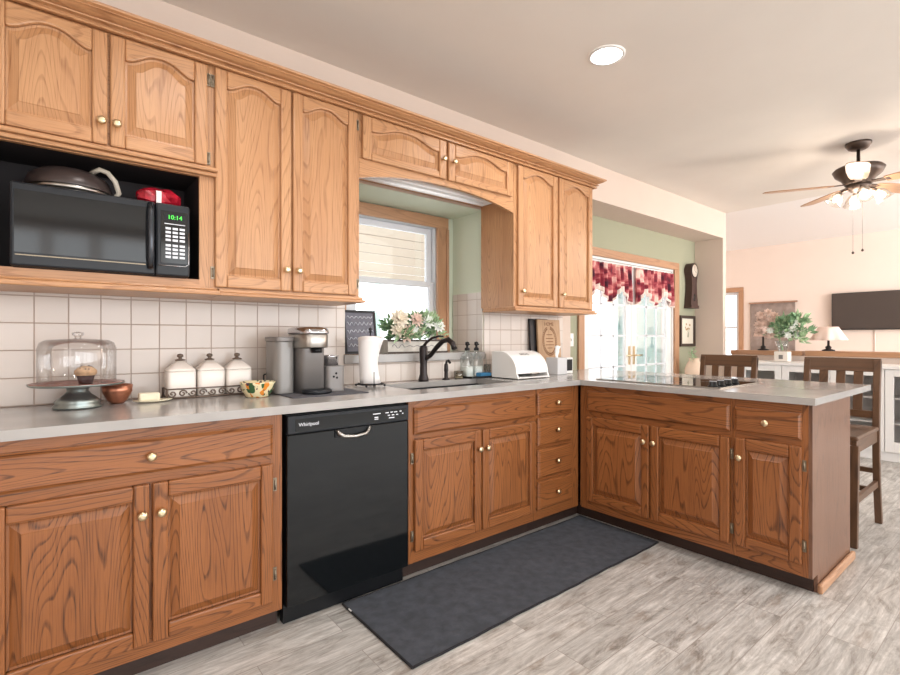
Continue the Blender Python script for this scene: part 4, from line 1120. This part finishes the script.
for x, y, r_ in ((2.92, -.90, .085), (3.17, -.90, .075), (2.92, -1.18, .075), (3.17, -1.18, .095)):
    m.tube([(x+r_*math.cos(2*PI*k/32), y+r_*math.sin(2*PI*k/32), ZC+.0048) for k in range(33)], .0008, 4)
m.build('burner_rings', KEURIG, ct_)

# ------------------------------------------------------------------ rug
rg = thing('kitchen_rug', 'charcoal grey runner rug with black binding on the plank floor', 'rug', (1.9, -.85, 0))
rx0, rx1, ry0, ry1 = 1.008, 2.735, -1.143, -.597
def ruggrid(x0, x1, y0, y1, nx, ny, z):
    m = MB(); rr = random.Random(9)
    P = [[(x0+(x1-x0)*i/nx, y0+(y1-y0)*j/ny + (.0012*math.sin(i*1.3)+.002*math.sin(i*.35+2))*(1 if j in (0, ny) else 0), z+.001*math.sin(i*.9+j*1.7)) for i in range(nx+1)] for j in range(ny+1)]
    m.rings(P, closed=False, smooth=True)
    return m
ruggrid(rx0, rx1, ry0, ry1, 50, 16, .0085).build('rug_pile', RUGMAT, rg)
edge = []
for i in range(51): edge.append((rx0+(rx1-rx0)*i/50, ry0+.0012*math.sin(i*1.3)+.002*math.sin(i*.35+2), .0055))
edge += [(rx1, ry0+(ry1-ry0)*j/10, .0055) for j in range(1, 11)]
for i in range(50, -1, -1): edge.append((rx0+(rx1-rx0)*i/50, ry1+.0012*math.sin(i*1.3)+.002*math.sin(i*.35+2), .0055))
edge += [(rx0, ry1+(ry0-ry1)*j/10, .0055) for j in range(1, 11)]
MB().tube(edge, .0052, 6).build('binding', RUGEDGE, rg)
MB().box(rx0-.004, rx0+.001, -.680, -.655, .004, .0115).build('care_tag', WHITE, rg)

# ------------------------------------------------------------------ curtains
def valance(x0, x1, label, seed):
    t_ = thing('curtain_valance', label, 'curtain', ((x0+x1)/2, .34, 1.97), 'floral valances on the french doors')
    rr = random.Random(seed)
    nx, nz = 160, 16
    def prof_(i):
        q = i/nx
        return 1.655+.11*math.cos(q*2*PI*2)*-1*.8-.0
    rows = []; ph = rr.uniform(0, 6)
    fold = lambda i, j: .019*math.sin(i/nx*2*PI*11+ph+.4*math.sin(j*.4))*(.5+.6*j/nz)+.004*math.sin(i*.55+ph)
    for j in range(nz+1):
        row = []
        for i in range(nx+1):
            zb = prof_(i); zt_ = 1.965
            row.append((x0+(x1-x0)*i/nx, .328+fold(i, j), zt_+(zb-zt_)*j/nz))
        rows.append(row)
    m = MB(); m.rings(rows, closed=False, smooth=True)
    cl = m.build('floral_cloth', FLORAL, t_)
    sol = cl.modifiers.new('solid', 'SOLIDIFY'); sol.thickness = .002
    rows = []
    for j in range(4):
        rows.append([(x0+(x1-x0)*i/nx, .328+fold(i, nz+j*.5)-.002, prof_(i)+.005-(.018+.045*(.5-.5*math.cos(i/nx*2*PI*2)))*j/3) for i in range(nx+1)])
    m = MB(); m.rings(rows, closed=False, smooth=True)
    hm = m.build('scalloped_hem', HEM, t_); sol = hm.modifiers.new('solid', 'SOLIDIFY'); sol.thickness = .002
    MB().tube([(x0-.01, .340, 1.968), (x1+.01, .340, 1.968)], .005, 8).build('curtain_rod', WHITE, t_)
valance(4.10, 4.93, 'red floral scalloped valance on the left french door', 1)
valance(5.01, 5.84, 'red floral scalloped valance on the right french door', 2)

# ------------------------------------------------------------------ clock, picture on the nook wall
ck = thing('wall_clock', 'dark wooden pendulum wall clock with a round head on green wall', 'clock', (6.24, .33, 1.56))
T_N = lambda u, d, z: (u, .3405-d, z)
def clk(pts, d0, d1, nm, mt, par): return MB(T_N).prism(pts, d0, d1).build(nm, mt, par)
c0 = 6.245
outl = []
for i in range(17):
    a = -.15*PI+1.3*PI*i/16
    outl.append((c0+.098*math.cos(a), 2.03+.098*math.sin(a)))
left = [(c0-.070, 1.93), (c0-.062, 1.86), (c0-.068, 1.76), (c0-.085, 1.66), (c0-.092, 1.60)]
right = [(c0+.092, 1.60), (c0+.085, 1.66), (c0+.068, 1.76), (c0+.062, 1.86), (c0+.070, 1.93)]
cb_ = clk(outl+left+right, .001, .085, 'clock_case', CLOCKWOOD, ck)
clk([(c0-.105, 1.562), (c0+.105, 1.562), (c0+.098, 1.5995), (c0-.098, 1.5995)], .001, .095, 'clock_base', CLOCKWOOD, ck)
MB(T_N).lathe([(.0, .0855), (.080, .0855), (.080, .088), (.0, .088)], c0, 0, 2.03, 'y', 28, caps=False).build('dial', CLOCKFACE, ck)
MB(T_N).lathe([(.079, .0855), (.079, .093), (.087, .093), (.087, .0855)], c0, 0, 2.03, 'y', 28, caps=False).build('dial_ring', BRONZE, ck)
m = MB(T_N); m.prism([(c0-.003, 2.03), (c0+.003, 2.03), (c0+.002, 2.09), (c0-.002, 2.09)], .0885, .0895); m.prism([(c0, 2.027), (c0, 2.033), (c0+.042, 2.012), (c0+.040, 2.008)], .0885, .0895); m.build('hands', BLACKIRON, ck)
MB(T_N).lathe([(.0, .0853), (.026, .0853), (.026, .087), (.0, .087)], c0, 0, 1.70, 'y', 20, caps=False, sy=1.7).build('pendulum_window', BLACKGLOSS, ck)
pf = thing('framed_picture', 'small dark-framed botanical picture on the green wall below the clock', 'picture', (6.23, .33, 1.28))
a0_, a1_, z0_, z1_ = 6.02, 6.41, 1.085, 1.47
m = MB(T_N)
m.box(a0_, a0_+.035, .001, .022, z0_, z1_); m.box(a1_-.035, a1_, .001, .022, z0_, z1_); m.box(a0_+.035, a1_-.035, .001, .022, z0_, z0_+.035); m.box(a0_+.035, a1_-.035, .001, .022, z1_-.035, z1_)
m.build('frame', FRAMEDARK, pf)
MB(T_N).box(a0_+.035, a1_-.035, .001, .008, z0_+.035, z1_-.035).build('mat_board', MATBOARD, pf)
m = MB(T_N); rr = random.Random(4)
for i in range(9):
    u = 6.23+rr.uniform(-.07, .07); z = 1.33+rr.uniform(-.04, .04)
    m.prism([(u+.014*math.cos(2*PI*k/7), z+.014*math.sin(2*PI*k/7)) for k in range(7)], .0085, .0088+.0001*i)
m.build('printed_flowers', plain('print_ochre', srgb(190, 160, 120), .9), pf)
m = MB(T_N)
for i in range(6): m.prism([(6.23+(i-2.5)*.004, 1.20), (6.23+(i-2.5)*.006+.004, 1.20), (6.20+i*.014, 1.31)], .0082, .0086)
m.build('printed_stems', plain('print_sage', srgb(140, 146, 116), .9), pf)

# little console with a cream jug in the nook corner
tbl = thing('corner_table', 'low cream side table in the nook corner below the picture', 'table', (5.98, .15, 0))
m = MB(); m.box(5.76, 6.20, .01, .30, .655, .69); m.build('table_top', WALLPEACH, tbl, bevel=.004)
for x in (5.785, 6.175):
    for y in (.035, .275): MB().box(x-.018, x+.018, y-.018, y+.018, .001, .6545).build('leg', WALLPEACH, tbl)
jg = thing('cream_jug', 'cream jug with a green sprig on the corner table', 'jug', (5.98, .14, .69))
MB().lathe([(.0, 0), (.07, 0), (.10, .05), (.105, .12), (.08, .19), (.055, .23), (.06, .26), (.05, .26), (.0, .22)], 5.98, .14, .6905, n=24, caps=False).build('jug_body', plain('jug_cream', srgb(222, 196, 172), .6), jg)
m = MB(); rr = random.Random(8)
m.tube([(5.97, .14, .90), (5.91, .13, 1.0), (5.90, .13, 1.06)], .006, 5)
petals(m, (5.905, .13, .99), (.025, .025, .08), 20, .05, rr, upper=False, width=.35)
m.build('green_sprig', LEAF, jg)

# ------------------------------------------------------------------ bar stools
def stool(x, yc, label):
    st = thing('bar_stool', label, 'bar stool', (x, yc, 0), 'slat-back bar stools at the peninsula')
    hw = .205; BX = x+.19                    # back legs at x+.19, facing -x
    def P(px, py, pz): return (x+px, yc+py, pz)
    def post(sy):
        m = MB()
        pts = [(.255, 0), (.205, .25), (.185, .45), (.180, .62), (.195, .85), (.225, 1.045)]
        rs = []
        for dx, z in pts:
            yy = sy*(hw-.018)
            rs.append([P(dx-.018, yy-.018, z+.001), P(dx+.018, yy-.018, z+.001), P(dx+.018, yy+.018, z+.001), P(dx-.018, yy+.018, z+.001)])
        m.rings(rs, True, True); m.build('leg', WALNUT, st, bevel=.003)
    post(-1); post(1)
    for sy in (-1, 1):
        m = MB(); yy = sy*(hw-.020)
        m.rings([[P(-.345+a, yy+b, .001) for a, b in ((-.016, -.016), (.016, -.016), (.016, .016), (-.016, .016))], [P(-.330+a, yy+b, .578) for a, b in ((-.02, -.02), (.02, -.02), (.02, .02), (-.02, .02))]], True, True)
        m.build('leg', WALNUT, st, bevel=.003)
    m = MB(); m.box(x-.36, x+.160, yc-hw, yc+hw, .605, .632, 'x'); seat = m.build('seat', WALNUT, st, bevel=.010)
    m = MB(); m.box(x-.345, x+.165, yc-hw+.01, yc-hw+.03, .535, .604, 'x'); m.box(x-.345, x+.165, yc+hw-.03, yc+hw-.01, .535, .604, 'x')
    m.box(x-.345, x-.325, yc-hw+.03, yc+hw-.03, .58, .604, 'y'); m.build('apron', WALNUT, st)
    m = MB()
    for sy in (-1, 1): m.box(x-.325, x+.19, yc+sy*(hw-.02)-.01, yc+sy*(hw-.02)+.01, .245, .285, 'x')
    m.box(x-.005, x+.02, yc-hw+.03, yc+hw-.03, .25, .28, 'y'); m.box(x+.185, x+.205, yc-hw+.036, yc+hw-.036, .33, .36, 'y'); m.box(x-.350, x-.330, yc-hw+.036, yc+hw-.036, .20, .24, 'y')
    m.build('stretcher', WALNUT, st)
    # curved top rail
    m = MB(); rs = []
    for i in range(9):
        q = -1+2*i/8; yy = q*hw; dx = .012*(1-q*q)
        rs.append([P(.196+dx, yy, .972), P(.222+dx, yy, .972), P(.238+dx, yy, 1.058), P(.212+dx, yy, 1.058)])
    m.rings(rs, True, True, g='x'); m.build('top_rail', WALNUT, st, bevel=.003)
    m = MB(); m.box(x+.174, x+.196, yc-hw+.037, yc+hw-.037, .68, .725, 'y'); m.build('lower_back_rail', WALNUT, st)
    for k_ in (-1, 0, 1):
        yy = k_*.0925
        m = MB(); m.rings([[P(.178+a, yy+b, .7255) for a, b in ((0, -.024), (.014, -.024), (.014, .024), (0, .024))], [P(.207+a, yy+b, .9715) for a, b in ((0, -.024), (.014, -.024), (.014, .024), (0, .024))]], True, True)
        m.build('back_slat', WALNUT, st)
stool(3.88, -1.69, 'dark walnut slat-back bar stool at the open end of the peninsula')
stool(3.88, -.985, 'dark walnut slat-back bar stool behind the cooktop')

# ------------------------------------------------------------------ sideboard along the half wall
sb = thing('sideboard', 'long white glass-door sideboard against the half wall', 'sideboard', (6.43, -1.3, 0))
X0, X1 = 6.24, 6.655; Y1, DWD, ND = -.26, .43, 7
Y0 = Y1-DWD*ND
m = MB(); m.box(X0+.022, X1, Y0, Y1, .09, .11); m.box(X1-.012, X1, Y0, Y1, .11, .89); m.box(X0+.022, X1-.012, Y0, Y0+.02, .11, .89); m.box(X0+.022, X1-.012, Y1-.02, Y1, .11, .89)
for zz in (.36, .60): m.box(X0+.03, X1-.012, Y0+.02, Y1-.02, zz, zz+.015)
for i in range(1, ND): m.box(X0+.022, X1-.012, Y0+DWD*i-.009, Y0+DWD*i+.009, .11, .89)
m.build('carcass', WHITE, sb)
MB().box(X0+.03, X1, Y0+.01, Y1-.01, .002, .0895).build('plinth', WHITE, sb)
MB().box(X0-.02, X1, Y0-.02, Y1+.02, .8905, .925).build('sideboard_top', WHITE, sb, bevel=.004)
for i in range(ND):
    a, b_ = Y0+DWD*i+.003, Y0+DWD*(i+1)-.003
    m = MB(); f_ = .065
    m.box(X0, X0+.021, a, a+f_, .095, .887); m.box(X0, X0+.021, b_-f_, b_, .095, .887); m.box(X0, X0+.021, a+f_, b_-f_, .095, .095+.10); m.box(X0, X0+.021, a+f_, b_-f_, .887-f_, .887)
    dd = m.build('cabinet_door', WHITE, sb, bevel=.003)
    MB().box(X0+.009, X0+.012, a+f_, b_-f_, .195, .887-f_).build('pane', GLASS, dd)
    hy = b_-.03 if (i % 2 == 0) else a+.03
    MB().tube([(X0-.001, hy, .52), (X0-.022, hy, .52), (X0-.022, hy, .66), (X0-.001, hy, .66)], .005, 6).build('handle', BLACKIRON, dd)
def stack(x, y, z, n, r, label, mat):
    m = MB()
    for i in range(n): m.lathe([(.0, 0), (r*.5, 0), (r, .012), (r*.98, .014), (.0, .005)], x, y, z+i*.009, n=20, caps=False)
    tag(m.build('plate_stack', mat, loc=(x, y, z)), label, 'plates')
GREY_D = plain('dish_grey', srgb(150, 146, 142), .4)
stack(6.45, -1.77, .6155, 5, .12, 'stack of grey plates on the top shelf of the sideboard', GREY_D)
stack(6.45, -1.77, .3755, 7, .12, 'stack of grey plates on the middle shelf of the sideboard', GREY_D)
stack(6.45, -1.77, .111, 8, .11, 'stack of grey plates on the sideboard floor', GREY_D)
# flower vase on it
vs = thing('flower_vase', 'white footed vase of pink and green flowers on the sideboard', 'vase', (6.42, -.63, .925))
vx, vy = 6.42, -.645
MB().box(vx-.06, vx+.06, vy-.07, vy+.07, .9258, 1.04).build('vase_box', WHITEWARE, vs, bevel=.01)
MB().box(vx-.063, vx-.0605, vy-.02, vy+.02, .955, 1.0).build('label_plate', KEURIG, vs)
MB().lathe([(.04, .0), (.05, .04), (.075, .12), (.07, .12), (.045, .04)], vx, vy, 1.0405, n=20, caps=False).build('glass_throat', BOT, vs)
l1, l2, f1, f2 = MB(), MB(), MB(), MB(); rr = random.Random(33)
for i in range(15):
    a = rr.uniform(0, 2*PI); q = rr.uniform(.05, .2)
    petals(l1 if i % 2 else l2, (vx+.1*math.cos(a), vy-.02+q*math.cos(a+1), 1.24+rr.uniform(-.07, .14)), (.06, .07, .06), 30, .085, rr)
for i in range(17): bloom(f1, (vx-.08+rr.uniform(-.04, .04), vy+.13+rr.uniform(-.09, .11), 1.33+rr.uniform(-.12, .15)), .055, 8, rr, (-1, -.2, .4))
for i in range(8): bloom(f2, (vx-.10+rr.uniform(-.04, .04), vy+rr.uniform(-.18, .18), 1.25+rr.uniform(-.1, .12)), .045, 8, rr, (-1, -.3, .4))
l1.tube([(vx, vy, 1.05), (vx, vy+.05, 1.25)], .01, 5)
l1.build('leaves', LEAF, vs)['kind'] = 'stuff'; l2.build('dark_leaves', LEAFD, vs)['kind'] = 'stuff'; f1.build('pink_blooms', PETALP, vs)['kind'] = 'stuff'; f2.build('white_blooms', PETALW, vs)['kind'] = 'stuff'
# table lamps on the half wall cap
def lamp(x, y, z, label, r1=.15, hs=.20, hb=.16, frill=0):
    t_ = thing('table_lamp', label, 'lamp', (x, y, z))
    MB().lathe([(.0, 0), (.06, 0), (.06, .012), (.025, .022), (.03, .045), (.012, .06), (.011, hb+.04), (.0, hb+.04)], x, y, z+.0005, n=20, caps=False).build('lamp_base', BLACKIRON, t_)
    m = MB(); rs = []
    for j in range(6):
        q = j/5; rr_ = r1*(1-.45*q)
        rs.append([(x+rr_*(1+frill*math.sin(8*2*PI*k/48)*(1-q))*math.cos(2*PI*k/48), y+rr_*(1+frill*math.sin(8*2*PI*k/48)*(1-q))*math.sin(2*PI*k/48), z+hb+hs*q) for k in range(48)])
    m.rings(rs, smooth=True)
    s2 = m.build('lamp_shade', PINKSHADE, t_); so = s2.modifiers.new('solid', 'SOLIDIFY'); so.thickness = .003
    MB().lathe([(.0, 0), (.02, 0), (.026, .025), (.016, .05), (.0, .055)], x, y, z+hb+.05, n=12, caps=False).build('bulb', BULB, t_)
    m = MB(); m.tube([(x, y, z+hb+.03), (x, y, z+hb+hs+.02)], .004, 5); m.tube([(x-r1*.54, y, z+hb+hs-.004), (x+r1*.54, y, z+hb+hs-.004)], .003, 5); m.build('harp', BRASS, t_)
lamp(6.76, -.985, 1.045, 'blush scalloped lampshade on a black base, right of the flowers', .165, .15, .12, .09)
lamp(6.76, -.335, 1.04, 'small blush lamp with a black stem, left of the flowers', .105, .14, .17)
sh = tag(MB().lathe([(.0, 0), (.05, 0), (.045, .012), (.012, .022), (.0, .045)], 6.76, -1.64, 1.0455, n=12, caps=False).build('shell_ornament', WHITEWARE, loc=(6.76, -1.64, 1.0455)), 'little white pointed ornament on the half wall ledge', 'ornament')

# TV on the far wall
tv = thing('television', 'black flat television mounted on the far peach wall', 'television', (LX-.06, -.9, 1.59))
MB().box(LX-.075, LX-.035, -1.40, -.412, 1.312, 1.872).build('tv_body', TVBODY, tv, bevel=.004)
MB().box(LX-.0775, LX-.0755, -1.388, -.424, 1.332, 1.862).build('screen', TVMAT, tv)
MB().box(LX-.0345, LX-.001, -1.0, -.8, 1.45, 1.75).build('wall_bracket', TVBODY, tv)
MB().tube([(LX-.012, -.915, 1.32), (LX-.012, -.915, .9)], .006, 6).build('cable_cover', WALLPEACH, tv)
hg = thing('wall_hanging', 'taupe woven hanging under a wooden rail on the far wall', 'wall hanging', (LX-.02, .35, 1.8))
MB().box(LX-.03, LX-.004, .05, .765, 1.775, 1.80, 'y').build('rail', RAILWOOD, hg, bevel=.004)
rows = [[(LX-.018+.004*math.sin(i*.7), .08+.66*i/40, 1.775-(.80)*j/6) for i in range(41)] for j in range(7)]
m = MB(); m.rings(rows, closed=False, smooth=True); cl = m.build('fabric', TAPESTRY, hg); so = cl.modifiers.new('solid', 'SOLIDIFY'); so.thickness = .004

# ------------------------------------------------------------------ ceiling fan
FX, FY = 5.0, -1.6
fn = thing('ceiling_fan', 'bronze five-blade ceiling fan with oak blades and glowing lamps', 'ceiling fan', (FX, FY, H))
MB().lathe([(.0, 0), (.085, 0), (.085, -.015), (.065, -.045), (.045, -.055), (.0, -.055)], FX, FY, H-.0005, n=28, caps=False).build('canopy', FANBRONZE, fn)
MB().lathe([(.012, -.05), (.012, -.15), (.030, -.160), (.030, -.175)], FX, FY, H, n=14).build('downrod', FANBRONZE, fn)
MB().lathe([(.0, -.175), (.06, -.178), (.150, -.195), (.168, -.215), (.150, -.255), (.110, -.290), (.095, -.315), (.09, -.33), (.0, -.33)], FX, FY, H, n=36, caps=False).build('motor_housing', FANBRONZE, fn)
for k_ in range(5):
    a = math.radians(158-39-72*k_); ca, sa = math.cos(a), math.sin(a)
    def W(r, s, z, pitch=-.16): return (FX+ca*r-sa*s, FY+sa*r+ca*s, H-.325+z+s*pitch)
    m = MB(); m.rings([[W(.09, -.016, -.004), W(.09, .016, -.004), W(.09, .016, .004), W(.09, -.016, .004)], [W(.20, -.03, -.008), W(.20, .03, -.008), W(.20, .03, -.002), W(.20, -.03, -.002)]], True, True)
    br_ = m.build('blade_bracket', FANBRONZE, fn)
    pts = [(.17, .045), (.24, .058), (.40, .068), (.56, .070), (.62, .062), (.648, .035)]
    up = [W(r, s, .0) for r, s in pts] + [W(r, -s, .0) for r, s in reversed(pts)]
    dn = [(p[0], p[1], p[2]-.007) for p in up]
    m = MB(); m.rings([dn, up], True, True)
    # grain along the blade
    bl = m.build('fan_blade', FANBLADE, fn)
    uvl = bl.data.uv_layers[0].data
    for lp in bl.data.loops:
        v = bl.data.vertices[lp.vertex_index].co; dx, dy = v.x, v.y
        uvl[lp.index].uv = (-sa*dx+ca*dy+k_*3, ca*dx+sa*dy+k_*7)
MB().lathe([(.0, -.331), (.085, -.331), (.075, -.36), (.05, -.385), (.0, -.39)], FX, FY, H, n=28, caps=False).build('light_fitter', FANBRONZE, fn)
for k_ in range(4):
    a = math.radians(25+90*k_); ca, sa = math.cos(a), math.sin(a)
    MB().tube([(FX+.05*ca, FY+.05*sa, H-.365), (FX+.09*ca, FY+.09*sa, H-.37), (FX+.115*ca, FY+.115*sa, H-.385)], .009, 8).build('lamp_arm', FANBRONZE, fn)
    ax = Vector((ca*.55, sa*.55, -.83)).normalized(); b0 = Vector((FX+.115*ca, FY+.115*sa, H-.385))
    s1 = ax.cross(Vector((0, 0, 1))).normalized(); s2 = ax.cross(s1)
    rs = [[tuple(b0+ax*h+(s1*math.cos(2*PI*q/20)+s2*math.sin(2*PI*q/20))*r_) for q in range(20)] for r_, h in ((.02, 0), (.035, .02), (.048, .055), (.052, .08), (.062, .098))]
    shd = MB().rings(rs, smooth=True).build('glass_shade', FROST, fn)
    rs = [[tuple(b0+ax*h+(s1*math.cos(2*PI*q/12)+s2*math.sin(2*PI*q/12))*r_) for q in range(12)] for r_, h in ((.008, .01), (.022, .035), (.026, .055), (.018, .075), (.004, .082))]
    MB().rings(rs, True, True, smooth=True).build('bulb', BULB, shd)
for dx, dy, zz in ((.03, -.02, 1.88), (-.02, .03, 1.86)):
    MB().tube([(FX+dx, FY+dy, H-.385), (FX+dx, FY+dy, zz+.02)], .0009, 5).build('pull_chain', FANBRONZE, fn)
    MB().lathe([(.0, 0), (.008, .004), (.009, .014), (.0, .026)], FX+dx, FY+dy, zz, n=10, caps=False).build('chain_pull', FANBRONZE, fn)
l = bpy.data.lights.new('fan_lamp', 'POINT'); l.energy = 15; l.color = (1, .86, .72); l.shadow_soft_size = .12
o = bpy.data.objects.new('fan_lamp', l); COL.objects.link(o); o.location = (FX, FY, H-.52)
